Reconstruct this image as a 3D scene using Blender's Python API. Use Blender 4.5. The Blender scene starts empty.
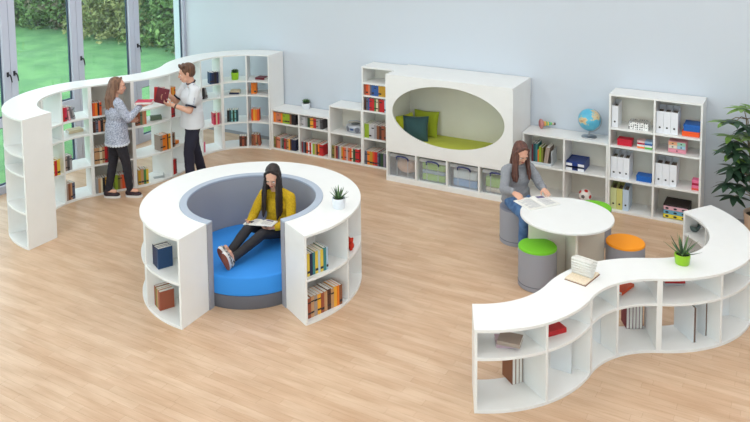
import bpy, bmesh, math, random
import numpy as np
from mathutils import Vector, Matrix, Euler, noise
random.seed(7)
S = bpy.context.scene
COL = S.collection
PI = math.pi
def V(*a): return Vector(a)
def rad(a): return a*PI/180

# ------------------------------------------------------------------ materials
def lin(c):
    o = []
    for v in c:
        v = v/255.0
        o.append(v/12.92 if v <= .04045 else ((v+.055)/1.055)**2.4)
    return (o[0], o[1], o[2], 1)
MATS = {}
def mat(name, rgb, rough=.5, metal=0, spec=.5, noise_amt=0, noise_scale=40, bump=0, bump_scale=200, rgb2=None, stretch=None, coat=0, sheen=0):
    if name in MATS: return MATS[name]
    m = bpy.data.materials.new(name); m.use_nodes = True
    nt = m.node_tree; b = nt.nodes['Principled BSDF']
    b.inputs['Base Color'].default_value = lin(rgb)
    b.inputs['Roughness'].default_value = rough
    b.inputs['Metallic'].default_value = metal
    b.inputs['Specular IOR Level'].default_value = spec
    if coat: b.inputs['Coat Weight'].default_value = coat
    if sheen: b.inputs['Sheen Weight'].default_value = sheen
    tc = nt.nodes.new('ShaderNodeTexCoord'); src = tc.outputs['Object']
    if stretch:
        mp = nt.nodes.new('ShaderNodeMapping'); mp.inputs['Scale'].default_value = stretch
        nt.links.new(src, mp.inputs['Vector']); src = mp.outputs['Vector']
    if noise_amt or rgb2:
        n = nt.nodes.new('ShaderNodeTexNoise'); n.inputs['Scale'].default_value = noise_scale; n.inputs['Detail'].default_value = 4
        nt.links.new(src, n.inputs['Vector'])
        r = nt.nodes.new('ShaderNodeValToRGB')
        c1 = lin(rgb)
        c2 = lin(rgb2) if rgb2 else tuple(max(0, v*(1-noise_amt)) for v in c1[:3])+(1,)
        r.color_ramp.elements[0].color = c1; r.color_ramp.elements[1].color = c2
        r.color_ramp.elements[0].position = .38; r.color_ramp.elements[1].position = .62
        nt.links.new(n.outputs['Fac'], r.inputs['Fac']); nt.links.new(r.outputs['Color'], b.inputs['Base Color'])
    if bump:
        n2 = nt.nodes.new('ShaderNodeTexNoise'); n2.inputs['Scale'].default_value = bump_scale
        nt.links.new(src, n2.inputs['Vector'])
        bp = nt.nodes.new('ShaderNodeBump'); bp.inputs['Strength'].default_value = bump; bp.inputs['Distance'].default_value = .004
        nt.links.new(n2.outputs['Fac'], bp.inputs['Height']); nt.links.new(bp.outputs['Normal'], b.inputs['Normal'])
    MATS[name] = m
    return m

WHITE = mat('white_laminate', (240,240,238), .38, noise_amt=.015, noise_scale=6)
BACKP = mat('shade_tinted_board', (232,227,215), .5, noise_amt=.02, noise_scale=5)  # white boards, with the warm shade inside the shelves put into the colour
GREYF = mat('grey_upholstery', (158,159,168), .75, bump=.15, bump_scale=300)
GREYD = mat('dark_grey_upholstery', (104,104,112), .8, bump=.15, bump_scale=300)
RIM = mat('light_grey_upholstery_rim', (176,186,202), .7, bump=.1, bump_scale=300)
BLUE = mat('blue_upholstery', (48,142,228), .72, bump=.12, bump_scale=260)
PAPER = mat('paper', (240,238,232), .85, noise_amt=.08, noise_scale=120, stretch=(1,1,1))
DARK = mat('dark_plastic', (38,38,44), .5)
CHROME = mat('brushed_metal', (180,182,186), .28, metal=1)
FRAME = mat('window_frame_grey', (198,201,216), .45)
GASKET = mat('window_gasket', (62,80,98), .6)
SOIL = mat('potting_soil', (52,42,36), .95, bump=.8, bump_scale=90)

def wood_floor():
    m = bpy.data.materials.new('beech_plank_floor'); m.use_nodes = True
    nt = m.node_tree; N = nt.nodes; L = nt.links
    b = N['Principled BSDF']
    tc = N.new('ShaderNodeTexCoord')
    br = N.new('ShaderNodeTexBrick')
    br.inputs['Scale'].default_value = 1
    br.inputs['Brick Width'].default_value = .62; br.inputs['Row Height'].default_value = .082
    br.inputs['Mortar Size'].default_value = .0009; br.inputs['Mortar Smooth'].default_value = .3
    br.offset = .37; br.offset_frequency = 2; br.squash = 1.25; br.squash_frequency = 3
    br.inputs['Color1'].default_value = lin((224,195,167)); br.inputs['Color2'].default_value = lin((217,184,154))
    br.inputs['Mortar'].default_value = lin((176,136,104))
    L.new(tc.outputs['Object'], br.inputs['Vector'])
    mp = N.new('ShaderNodeMapping'); mp.inputs['Scale'].default_value = (1.2, 16, 1)
    L.new(tc.outputs['Object'], mp.inputs['Vector'])
    n = N.new('ShaderNodeTexNoise'); n.inputs['Scale'].default_value = 3; n.inputs['Detail'].default_value = 6; n.inputs['Roughness'].default_value = .6
    L.new(mp.outputs['Vector'], n.inputs['Vector'])
    mx = N.new('ShaderNodeMix'); mx.data_type = 'RGBA'; mx.blend_type = 'MULTIPLY'; mx.inputs['Factor'].default_value = .4
    rp = N.new('ShaderNodeValToRGB'); rp.color_ramp.elements[0].position = .3; rp.color_ramp.elements[1].position = .7
    rp.color_ramp.elements[0].color = lin((222,208,194)); rp.color_ramp.elements[1].color = (1, 1, 1, 1)
    L.new(n.outputs['Fac'], rp.inputs['Fac'])
    L.new(br.outputs['Color'], mx.inputs['A']); L.new(rp.outputs['Color'], mx.inputs['B'])
    n3 = N.new('ShaderNodeTexNoise'); n3.inputs['Scale'].default_value = 1.6
    mp3 = N.new('ShaderNodeMapping'); mp3.inputs['Scale'].default_value = (1.1, 5.2, 1)
    L.new(tc.outputs['Object'], mp3.inputs['Vector']); L.new(mp3.outputs['Vector'], n3.inputs['Vector'])
    rp3 = N.new('ShaderNodeValToRGB'); rp3.color_ramp.elements[0].position = .35; rp3.color_ramp.elements[1].position = .65
    rp3.color_ramp.elements[0].color = lin((232,222,212)); rp3.color_ramp.elements[1].color = (1,1,1,1)
    L.new(n3.outputs['Fac'], rp3.inputs['Fac'])
    mx3 = N.new('ShaderNodeMix'); mx3.data_type = 'RGBA'; mx3.blend_type = 'MULTIPLY'; mx3.inputs['Factor'].default_value = .7
    L.new(mx.outputs['Result'], mx3.inputs['A']); L.new(rp3.outputs['Color'], mx3.inputs['B'])
    L.new(mx3.outputs['Result'], b.inputs['Base Color'])
    b.inputs['Roughness'].default_value = .36
    b.inputs['Specular IOR Level'].default_value = .45
    bp = N.new('ShaderNodeBump'); bp.inputs['Strength'].default_value = .04; bp.inputs['Distance'].default_value = .002
    L.new(n.outputs['Fac'], bp.inputs['Height']); L.new(bp.outputs['Normal'], b.inputs['Normal'])
    return m

def thin_glass(name, tint=(1,1,1), refl=1.0, haze=0, hazecol=(225,230,235)):
    m = bpy.data.materials.new(name); m.use_nodes = True
    nt = m.node_tree; N = nt.nodes; L = nt.links
    for n in list(N):
        if n.type != 'OUTPUT_MATERIAL': N.remove(n)
    out = [n for n in N if n.type == 'OUTPUT_MATERIAL'][0]
    tr = N.new('ShaderNodeBsdfTransparent'); tr.inputs['Color'].default_value = tint+(1,)
    gl = N.new('ShaderNodeBsdfGlossy'); gl.inputs['Roughness'].default_value = .03
    lw = N.new('ShaderNodeLayerWeight'); lw.inputs['Blend'].default_value = .5
    pw = N.new('ShaderNodeMath'); pw.operation = 'POWER'; pw.inputs[1].default_value = 5; L.new(lw.outputs['Facing'], pw.inputs[0])
    mul = N.new('ShaderNodeMath'); mul.operation = 'MULTIPLY_ADD'; mul.inputs[1].default_value = .96*refl; mul.inputs[2].default_value = .04*refl; mul.use_clamp = True
    L.new(pw.outputs[0], mul.inputs[0])
    mx = N.new('ShaderNodeMixShader'); L.new(mul.outputs[0], mx.inputs['Fac'])
    base = tr.outputs[0]
    if haze:
        df = N.new('ShaderNodeBsdfDiffuse'); df.inputs['Color'].default_value = lin(hazecol)
        m2 = N.new('ShaderNodeMixShader'); m2.inputs['Fac'].default_value = haze
        L.new(tr.outputs[0], m2.inputs[1]); L.new(df.outputs[0], m2.inputs[2]); base = m2.outputs[0]
    L.new(base, mx.inputs[1]); L.new(gl.outputs[0], mx.inputs[2])
    L.new(mx.outputs[0], out.inputs['Surface'])
    return m

# ------------------------------------------------------------------ object helpers
def thing(name, label, cat, loc=(0,0,0), rotz=0, group=None):
    o = bpy.data.objects.new(name, None); COL.objects.link(o)
    o.empty_display_size = .1
    o.location = loc; o.rotation_euler = (0,0,rotz)
    tag(o, label, cat, group)
    return o
def tag(o, label, cat, group=None, kind=None):
    if label: o['label'] = label
    if cat: o['category'] = cat
    if group: o['group'] = group
    if kind: o['kind'] = kind
    return o

class MB:
    """collects shapes into one mesh"""
    def __init__(s): s.bm = bmesh.new(); s.mi = 0
    def _set(s, faces):
        for f in faces: f.material_index = s.mi
    def poly(s, vs):
        vv = [s.bm.verts.new(v) for v in vs]
        f = s.bm.faces.new(vv); f.material_index = s.mi; return f
    def box(s, c, size, rot=None):
        n0 = len(s.bm.faces)
        M = Matrix.Translation(Vector(c)) @ (rot.to_4x4() if rot is not None else Matrix.Identity(4)) @ Matrix.Diagonal((size[0], size[1], size[2], 1))
        r = bmesh.ops.create_cube(s.bm, size=1, matrix=M)
        fs = set()
        for v in r['verts']: fs.update(v.link_faces)
        s._set(fs); return r['verts']
    def bx(s, x0, x1, y0, y1, z0, z1): return s.box(((x0+x1)/2,(y0+y1)/2,(z0+z1)/2), (x1-x0, y1-y0, z1-z0))
    def prism(s, pts, z0, z1):
        a = [s.bm.verts.new((p[0], p[1], z0)) for p in pts]
        b = [s.bm.verts.new((p[0], p[1], z1)) for p in pts]
        n = len(pts); fs = []
        fs.append(s.bm.faces.new(list(reversed(a)))); fs.append(s.bm.faces.new(b))
        for i in range(n):
            j = (i+1) % n
            fs.append(s.bm.faces.new((a[i], a[j], b[j], b[i])))
        s._set(fs)
    def arc(s, r0, r1, t0, t1, z0, z1, n=20, c=(0,0)):
        """curved slab between two radii"""
        ring = []
        for i in range(n+1):
            t = t0+(t1-t0)*i/n
            cc, ss = math.cos(t), math.sin(t)
            ring.append([s.bm.verts.new((c[0]+r*cc, c[1]+r*ss, z)) for r, z in ((r0,z0),(r1,z0),(r1,z1),(r0,z1))])
        fs = []
        for i in range(n):
            a, b = ring[i], ring[i+1]
            for k in range(4):
                l = (k+1) % 4
                fs.append(s.bm.faces.new((a[k], a[l], b[l], b[k])))
        fs.append(s.bm.faces.new(list(reversed(ring[0])))); fs.append(s.bm.faces.new(ring[-1]))
        s._set(fs)
    def lathe(s, prof, n=32, c=(0,0,0), M=None):
        """profile of (radius, height), closed at the ends when radius is 0"""
        rings = []
        T = (Matrix.Translation(Vector(c)) @ M.to_4x4()) if M is not None else Matrix.Translation(Vector(c))
        for r, z in prof:
            if r < 1e-6: rings.append([s.bm.verts.new(T @ Vector((0,0,z)))])
            else: rings.append([s.bm.verts.new(T @ Vector((r*math.cos(2*PI*i/n), r*math.sin(2*PI*i/n), z))) for i in range(n)])
        fs = []
        for a, b in zip(rings[:-1], rings[1:]):
            for i in range(n):
                j = (i+1) % n
                q = [a[i % len(a)], a[j % len(a)], b[j % len(b)], b[i % len(b)]]
                u = []
                for v in q:
                    if v not in u: u.append(v)
                if len(u) >= 3: fs.append(s.bm.faces.new(u))
        s._set(fs)
    def cyl(s, c, r, z0, z1, n=32, r1=None):
        r1 = r if r1 is None else r1
        s.lathe([(0,z0),(r,z0),(r1,z1),(0,z1)], n, c)
    def tube(s, pts, rs, n=8):
        pts = [Vector(p) for p in pts]
        if not hasattr(rs, '__len__'): rs = [rs]*len(pts)
        rings = []
        for i, p in enumerate(pts):
            d = (pts[min(i+1, len(pts)-1)]-pts[max(i-1, 0)]).normalized()
            up = Vector((0,0,1)) if abs(d.z) < .9 else Vector((1,0,0))
            a = d.cross(up).normalized(); b = d.cross(a).normalized()
            rings.append([s.bm.verts.new(p+(a*math.cos(2*PI*k/n)+b*math.sin(2*PI*k/n))*rs[i]) for k in range(n)])
        fs = []
        for a, b in zip(rings[:-1], rings[1:]):
            for k in range(n):
                l = (k+1) % n
                fs.append(s.bm.faces.new((a[k], a[l], b[l], b[k])))
        fs.append(s.bm.faces.new(list(reversed(rings[0])))); fs.append(s.bm.faces.new(rings[-1]))
        s._set(fs)
    def ell(s, c, r, rot=None, sub=3):
        M = Matrix.Translation(Vector(c)) @ (rot.to_4x4() if rot is not None else Matrix.Identity(4)) @ Matrix.Diagonal((r[0], r[1], r[2], 1))
        q = bmesh.ops.create_icosphere(s.bm, subdivisions=sub, radius=1, matrix=M)
        fs = set()
        for v in q['verts']: fs.update(v.link_faces)
        s._set(fs)
    def cap(s, p0, r0, p1, r1, sub=2):
        """tapered capsule"""
        p0, p1 = Vector(p0), Vector(p1)
        s.ell(p0, (r0,)*3, sub=sub); s.ell(p1, (r1,)*3, sub=sub)
        d = p1-p0
        if d.length > 1e-5:
            M = Matrix.Translation((p0+p1)/2) @ d.to_track_quat('Z', 'Y').to_matrix().to_4x4()
            bmesh.ops.create_cone(s.bm, cap_ends=True, segments=14, radius1=r0, radius2=r1, depth=d.length, matrix=M)
    def ecyl(s, p0, p1, r0, r1, R):
        """elliptic tube; r = (across, front to back)"""
        n = 24; rings = []
        for p, r in ((p0, r0), (p1, r1)):
            rings.append([s.bm.verts.new(Vector(p)+R @ Vector((r[0]*math.cos(2*PI*i/n), r[1]*math.sin(2*PI*i/n), 0))) for i in range(n)])
        for i in range(n): s.bm.faces.new((rings[0][i], rings[0][(i+1) % n], rings[1][(i+1) % n], rings[1][i]))
        s.bm.faces.new(list(reversed(rings[0]))); s.bm.faces.new(rings[1])
    def build(s, name, mats, parent=None, loc=None, rot=None, smooth=None, bevel=0):
        bmesh.ops.recalc_face_normals(s.bm, faces=s.bm.faces)
        me = bpy.data.meshes.new(name); s.bm.to_mesh(me); s.bm.free()
        o = bpy.data.objects.new(name, me); COL.objects.link(o)
        if not isinstance(mats, (list, tuple)): mats = [mats]
        for m in mats: me.materials.append(m)
        if parent: o.parent = parent
        if loc is not None: o.location = loc
        if rot is not None: o.rotation_euler = rot
        if smooth:
            try: me.set_sharp_from_angle(angle=rad(smooth))
            except Exception: pass
            for p in me.polygons: p.use_smooth = True
        if bevel:
            b = o.modifiers.new('bevel', 'BEVEL'); b.width = bevel; b.segments = 2; b.limit_method = 'ANGLE'
        return o

ORD = ['first','second','third','fourth','fifth','sixth','seventh','eighth','ninth','tenth','eleventh','twelfth','thirteenth','fourteenth','fifteenth']

# ------------------------------------------------------------------ setting
XW = -7.437           # inner face of the window wall
def structure(name, mb, m, **k):
    o = mb.build(name, m, **k); o['kind'] = 'structure'; return o
mb = MB(); mb.bx(XW-.3, 8, -15, .2, -.12, 0); structure('floor', mb, wood_floor())
WALL = mat('painted_wall', (206,213,222), .85, bump=.03, bump_scale=90)
mb = MB(); mb.bx(XW-.3, 8, 0, .2, 0, 5.6); structure('wall_back', mb, WALL)
mb = MB(); mb.bx(8, 8.2, -15, .2, 0, 5.6); structure('wall_right', mb, WALL)
mb = MB(); mb.bx(XW-.3, -6.2, -15.2, -15, 0, 5.6); mb.bx(7.2, 8.2, -15.2, -15, 0, 5.6); mb.bx(-6.2, 7.2, -15.2, -15, 0, .4); mb.bx(-6.2, 7.2, -15.2, -15, 4.8, 5.6); structure('wall_front', mb, WALL)
CEIL = mat('white_ceiling', (240,240,240), .9)
mb = MB(); mb.bx(XW-.3, 8.2, -15.2, .2, 5.6, 5.75); structure('ceiling', mb, CEIL)
mb = MB(); mb.bx(XW-.3, XW-.02, -15, 0, 3.35, 5.6); mb.bx(XW-.3, XW-.02, -15, -11.15, 0, 3.35); structure('wall_left', mb, WALL)
mb = MB(); mb.bx(XW, 8, -.014, 0, 0, .055); structure('baseboard_back', mb, mat('grey_skirting', (150,154,162), .5))
GLASS = thin_glass('window_glass', (.93,.98,.95), 1.0)
ys = [-.06-1.225*k for k in range(10)]
for k in range(9):
    y1, y0 = ys[k], ys[k+1]
    if k == 0: y1 = 0
    mb = MB()
    x0, x1 = XW-.09, XW+.0
    w = .115
    yb1 = y1-(.075 if k == 0 else w); yb0 = y0+w
    mb.bx(x0, x1, y1-(y1-yb1), y1-.004, 0, 3.35); mb.bx(x0, x1, y0+.004, yb0, 0, 3.35)
    mb.bx(x0, x1, yb0, yb1, 3.24, 3.35); mb.bx(x0, x1, yb0, yb1, 0, .12); mb.bx(x0, x1, yb0, yb1, .985, 1.115)
    fr = structure('window_%d' % (k+1), mb, FRAME)
    mb = MB()
    for za, zb in ((.12,.985),(1.115,3.24)):
        mb.bx(x0+.02, x0+.045, yb0, yb0+.022, za, zb); mb.bx(x0+.02, x0+.045, yb1-.022, yb1, za, zb)
        mb.bx(x0+.02, x0+.045, yb0+.022, yb1-.022, za, za+.022); mb.bx(x0+.02, x0+.045, yb0+.022, yb1-.022, zb-.022, zb)
    mb.build('gasket', GASKET, fr)
    mb = MB()
    mb.bx(x0+.028, x0+.034, yb0+.02, yb1-.02, .135, .975); mb.bx(x0+.028, x0+.034, yb0+.02, yb1-.02, 1.13, 3.23)
    mb.build('pane', GLASS, fr)
    for yy in ([y0+.055] if k < 2 else [y0+.055, y1-.055] if k == 3 else [y0+.055]):
        mb = MB()
        mb.box((XW+.006, yy, 1.75), (.012, .03, .07))
        mb.tube([(XW+.01, yy, 1.75), (XW+.05, yy, 1.75), (XW+.055, yy+.015, 1.72), (XW+.055, yy+.03, 1.635)], [.011,.011,.01,.008])
        mb.build('window_handle', DARK, fr, smooth=40)

mb = MB()
for k in range(9): mb.bx(-6.2+k*1.6625, -6.1+k*1.6625, -15.15, -15.05, .4, 4.8)
for z in (.4, 2.2, 4.72): mb.bx(-6.2, 7.2, -15.15, -15.05, z, z+.08)
fr = structure('window_10', mb, FRAME)  # unseen window, added to bring soft daylight in from behind the camera
mb = MB(); mb.bx(-6.15, 7.15, -15.105, -15.1, .45, 4.75); mb.build('pane', GLASS, fr)
# garden
LAWN = mat('lawn_grass', (104,150,94), .95, rgb2=(84,130,82), noise_scale=1.4, bump=.5, bump_scale=30)
mb = MB(); mb.bx(-60, XW-.3, -40, 40, -.13, -.02); o = mb.build('lawn_ground', LAWN); o['kind'] = 'structure'
LEAFA = mat('hedge_leaves_green', (122,150,84), .8, rgb2=(84,114,64), noise_scale=2.2)
LEAFB = mat('hedge_leaves_olive', (160,160,104), .8, rgb2=(118,128,80), noise_scale=2.2)
LEAFC = mat('hedge_leaves_brown', (138,124,108), .8, rgb2=(104,118,80), noise_scale=2.2)
BARK = mat('bark', (92,76,64), .9, bump=.6, bump_scale=30)
def bush(x, y, w, h, m, label):
    t = thing('garden_bush', label, 'bush', (x, y, -.02), 0, 'bushes along the garden edge')
    mb = MB()
    for k in range(7):
        a = random.uniform(0, 6.28)
        mb.tube([(0+random.uniform(-.3,.3), random.uniform(-.2,.2), 0), (math.cos(a)*w*.2, math.sin(a)*.3, h*.4), (math.cos(a)*w*.4, math.sin(a)*.6, h*.85)], [.07,.05,.02], 6)
    mb.build('stem', BARK, t)
    mb = MB()
    blobs = [(random.uniform(-w*.5, w*.5), random.gauss(0, .4), h*random.random()**1.5*.95, random.uniform(.4,.8)) for _ in range(70)]
    for i in range(10000):
        b = random.choice(blobs)
        d = Vector((random.gauss(0,1), random.gauss(0,1), random.gauss(0,1))).normalized()*b[3]*random.uniform(.7,1.05)
        p = Vector((b[0], b[1], b[2]))+d
        if p.z < .02: continue
        e = Euler((random.uniform(0,6), random.uniform(0,6), random.uniform(0,6))).to_matrix()
        l = random.uniform(.07,.14)
        mb.poly([p+e@Vector(q) for q in ((-l*.4,0,0),(0,-l*.8,.02),(l*.4,0,0),(0,l*.8,.02))])
    mb.build('foliage', m, t)
bs = [(-23.5,6.6,3.4,4.6,LEAFB,'olive-green bush farthest left along the far garden edge'),
      (-20.6,7.0,3.2,4.2,LEAFA,'dark green bush seen through the left part of the first full window pane'),
      (-18.0,7.1,3.0,4.8,LEAFC,'brownish bush behind the lawn near the second window post'),
      (-15.7,6.3,2.8,4.0,LEAFB,'yellowish-olive bush seen through the middle window pane'),
      (-13.7,6.2,2.7,4.6,LEAFA,'green bush at the lawn edge behind the third window post'),
      (-11.6,6.5,2.7,4.2,LEAFC,'grey-brown bush seen through the right window pane'),
      (-9.6,6.9,2.5,4.4,LEAFA,'green bush closest to the building at the end of the hedge')]
for b in bs: bush(*b)
# ------------------------------------------------------------------ shelving
T = .025
def straight_unit(name, label, x0, x1, d, h, levels, dividers=(), back=True, yb=-.0155, group=None, rot=0, loc=None, W=None):
    """loc+rot: a free standing unit with its back at local y = 0, local x from 0 to W"""
    if loc is None: loc = (x0, yb, 0); W = x1-x0
    t = thing(name, label, 'shelf', loc, rot, group)
    def part(n, a, m=WHITE):
        mb = MB(); mb.bx(*a); return mb.build(n, m, t, bevel=.0015)
    part('top_panel', (0, W, -d, 0, h-T, h))
    part('side_panel', (0, T, -d, -.002, 0, h-T)); part('side_panel', (W-T, W, -d, -.002, 0, h-T))
    part('bottom_panel', (T, W-T, -d, -.002, .0, .028))
    xs = [0]+list(dividers)+[W]
    for x in dividers: part('divider', (x-T/2, x+T/2, -d, -.012, .028, h-T))
    for i in range(len(xs)-1):
        a = xs[i]+(T if i == 0 else T/2); b = xs[i+1]-(T if i == len(xs)-2 else T/2)
        for z in levels: part('shelf_board', (a, b, -d, -.012, z-T/2, z+T/2))
    if back: part('back_panel', (T, W-T, -.011, -.003, .028, h-T), BACKP)
    return t
def arc_unit(name, label, c, t0, t1, h, levels, r0=.797, r1=1.2175, div=True, backs=(), group=None):
    """curved unit: t0<t1 degrees; backs = (radius, from, to) curved back boards"""
    tm = rad((t0+t1)/2); rm = (r0+r1)/2
    loc = (c[0]+rm*math.cos(tm), c[1]+rm*math.sin(tm), 0)
    t = thing(name, label, 'shelf', loc, 0, group)
    cc = (c[0]-loc[0], c[1]-loc[1])
    a0, a1 = rad(t0), rad(t1)
    def slab(n, z0, z1, m=WHITE, ra=r0, rb=r1, ta=a0, tb=a1):
        mb = MB(); mb.arc(ra, rb, ta, tb, z0, z1, 24, cc); return mb.build(n, m, t, smooth=30, bevel=.0015)
    slab('top_panel', h-T, h); slab('bottom_panel', 0, .028)
    def radial(n, a, off):
        ca, sa = math.cos(a), math.sin(a)
        M = Matrix(((ca,-sa,0),(sa,ca,0),(0,0,1)))
        mb = MB(); p = M @ Vector((rm, off, (h-T+.028)/2)); mb.box((p.x+cc[0], p.y+cc[1], p.z), (r1-r0, T, h-T-.028), M)
        mb.build(n, WHITE, t, bevel=.0015)
    radial('side_panel', a0, T/2); radial('side_panel', a1, -T/2)
    if div: radial('divider', tm, 0)
    e = (T)/r0
    for z in levels: slab('shelf_board', z-T/2, z+T/2, ta=a0+e*.66, tb=a1-e*.66)
    for (rb, ta, tb) in backs: slab('back_panel', .028, h-T, BACKP if rb > 1 else WHITE, rb-.006, rb+.006, rad(ta), rad(tb))
    return t

G1 = 'shelves along the back wall'
straight_unit('bookcase', 'lowest white two-bay bookcase against the back wall, topped by a white succulent pot', -5.188, -4.02, .395, .701, [.465], [.57], group=G1)
straight_unit('bookcase', 'middle-height single-bay white bookcase with silver radio, beside the low two-bay one', -4.018, -3.396, .395, .908, [.46], group=G1)
straight_unit('bookcase', 'tall narrow white bookcase of five compartments left of the oval reading nook', -3.394, -2.77, .395, 1.617, [.452,.9,1.147,1.351], group=G1)
straight_unit('bookcase', 'low white two-bay shelf under the globe, right of the oval reading nook', -.766, .42, .395, .926, [.46], [.593], group=G1)
straight_unit('bookcase', 'tall wide white two-bay shelf holding white magazine files at the right', .423, 1.578, .395, 1.617, [.452,.905,1.147], [.578], group=G1)

# tall wave along the windows
LW = [.452,.921,1.166]; HW = 1.637
G2 = 'units of the tall wavy bookcase by the windows'
C1 = (-5.485,-3.79); SW = .605
c150, s150 = math.cos(rad(150)), math.sin(rad(150))
dirs = (.5, .8660254)
C3 = (C1[0]+2.0145*c150+SW*dirs[0], C1[1]+2.0145*s150+SW*dirs[1])
C5 = (C3[0]+2.0145*math.cos(rad(30)), C3[1]+2.0145*math.sin(rad(30)))
arc_unit('curved_bookcase', 'end unit of the tall wavy bookcase nearest the viewer with a plain white end panel', C1, 210, 270, HW, LW, group=G2)
arc_unit('curved_bookcase', 'hollow-curved tall wave unit with red books, left of the standing woman', C1, 150, 210, HW, LW, group=G2)
ax = (C1[0]+1.2175*c150, C1[1]+1.2175*s150, 0)
straight_unit('bookcase', 'straight closed-back unit of the tall wavy bookcase behind the standing woman', 0,0,.4205,HW,LW, loc=ax, rot=rad(60), W=SW, group=G2)
arc_unit('curved_bookcase', 'outward-bulging unit of the tall wavy bookcase between the two standing people', C3, -30, 30, HW, LW, group=G2)
arc_unit('curved_bookcase', 'hollow-curved tall wave unit behind the standing man, with pink books', C5, 150, 210, HW, LW, group=G2)
arc_unit('curved_bookcase', 'last unit of the tall wavy bookcase meeting the back wall, green pot inside', C5, 90, 150, HW, LW, group=G2)

# reading ring
RC = (-2.624,-4.219); HR = .9325
G3 = 'units of the round reading ring'
ra0, rb0 = -27.3, 272.0
seg = (rb0-ra0)/5
ringlab = ['right front unit of the round reading ring with yellow and brown book rows',
           'right rear unit of the round reading ring under the white aloe pot',
           'rear unit of the round reading ring behind the woman in yellow',
           'left rear unit of the round reading ring, nearest the standing woman',
           'left front unit of the round reading ring holding blue and brown books']
for k in range(5):
    a, b = ra0+seg*k, ra0+seg*(k+1)
    bk = [(.815, a+(9 if k == 0 else 1.5), b-(1.5))]
    arc_unit('curved_bookcase', ringlab[k], RC, a, b, HR, [.46], backs=bk, group=G3)
# padded inner wall: five pads in one upholstered ring
t = thing('padded_wall', 'grey padded ring wall lining the inside of the round reading ring', 'upholstered wall', (RC[0], RC[1], 0))
pads = (-28.2, 116.0, 272.9)
for k in range(2):
    a, b = pads[k], pads[k+1]
    mb = MB(); mb.arc(.715, .7955, rad(a+.25), rad(b-.25), 0, .915, 56); mb.build('pad', GREYF, t, smooth=30)
    mb = MB(); mb.arc(.713, .7955, rad(a+.25), rad(b-.25), .915, .94, 56); o = mb.build('rim_pad', RIM, t, smooth=30, bevel=.006); o['label'] = 'lighter grey top rim of the pad'
t = thing('round_cushion', 'round bright blue seat cushion on a dark grey base inside the ring', 'seat cushion', (RC[0], RC[1], 0))
mb = MB(); mb.lathe([(0,0),(.70,0),(.705,.01),(.705,.145),(0,.145)], 72); mb.build('base', GREYD, t, smooth=40)
mb = MB(); mb.lathe([(0,.146),(.70,.146),(.709,.156),(.709,.33),(.703,.343),(.69,.35),(.4,.354),(0,.355)], 72); mb.build('seat', BLUE, t, smooth=40)

# low wave in front
WC1 = (-.08,-4.10); HF = .724; A0 = -65.6
def nxt(c, a): return (c[0]+2.0145*math.cos(rad(a)), c[1]+2.0145*math.sin(rad(a)))
WC2 = nxt(WC1, A0+60); WC3 = nxt(WC2, A0+180)
G4 = 'units of the low wavy bookcase in front'
LF = [.47]
arc_unit('curved_bookcase', 'front left end unit of the low wavy bookcase, with taupe and red books', WC1, A0, A0+60, HF, LF, group=G4)
arc_unit('curved_bookcase', 'hollow-curved unit of the low wavy bookcase under the open standing book', WC2, 180+A0, 240+A0, HF, LF, group=G4)
arc_unit('curved_bookcase', 'outward-curved unit of the low wavy bookcase with white ring binders, under the green pot', WC3, A0, A0+60, HF, LF, group=G4)
arc_unit('curved_bookcase', 'rear end unit of the low wavy bookcase nearest the tall right shelf', WC3, A0+60, A0+120, HF, LF, group=G4)

# ------------------------------------------------------------------ reading nook
NX0, NX1, ND, NH = -2.757, -.774, .782, 1.636
NW = NX1-NX0
t = thing('reading_nook', 'big white reading nook box with an oval opening and green bed', 'reading nook', (NX0, -.016, 0))
ca, cz_, ea, eb = NW/2-.003, 1.087, .879, .451
def nook_front():
    mb = MB(); n = 96; z0, z1 = .455, NH-T
    x0, x1 = 0, NW; cx = ca
    def outer(i):
        th = 2*PI*i/n; dx, dz = math.cos(th), math.sin(th)
        k = 1e9
        if dx > 1e-9: k = min(k, (x1-cx)/dx)
        if dx < -1e-9: k = min(k, (x0-cx)/dx)
        if dz > 1e-9: k = min(k, (z1-cz_)/dz)
        if dz < -1e-9: k = min(k, (z0-cz_)/dz)
        return (cx+dx*k, cz_+dz*k)
    angs = [2*PI*i/n for i in range(n)]
    for (qx, qz) in ((x0,z0),(x1,z0),(x1,z1),(x0,z1)):
        angs.append(math.atan2(qz-cz_, qx-cx) % (2*PI))
    angs = sorted(angs)
    O, I = [], []
    for th in angs:
        dx, dz = math.cos(th), math.sin(th); k = 1e9
        if dx > 1e-9: k = min(k, (x1-cx)/dx)
        if dx < -1e-9: k = min(k, (x0-cx)/dx)
        if dz > 1e-9: k = min(k, (z1-cz_)/dz)
        if dz < -1e-9: k = min(k, (z0-cz_)/dz)
        O.append((cx+dx*k, cz_+dz*k))
        kk = 1/math.sqrt((dx/ea)**2+(dz/eb)**2)
        I.append((cx+dx*kk, cz_+dz*kk))
    bm = mb.bm; y0, y1 = -ND, -ND+.028
    vO0 = [bm.verts.new((x,y0,z)) for x,z in O]; vI0 = [bm.verts.new((x,y0,z)) for x,z in I]
    vO1 = [bm.verts.new((x,y1,z)) for x,z in O]; vI1 = [bm.verts.new((x,y1,z)) for x,z in I]
    m = len(angs)
    for i in range(m):
        j = (i+1) % m
        bm.faces.new((vO0[i],vO0[j],vI0[j],vI0[i])); bm.faces.new((vO1[i],vO1[j],vI1[j],vI1[i]))
        bm.faces.new((vI0[i],vI0[j],vI1[j],vI1[i])); bm.faces.new((vO0[i],vO0[j],vO1[j],vO1[i]))
    return mb
nook_front().build('front_panel', WHITE, t)
def np_(n, a, m=WHITE):
    mb = MB(); mb.bx(*a); return mb.build(n, m, t, bevel=.0015)
np_('top_panel', (0, NW, -ND, 0, NH-T, NH))
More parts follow.
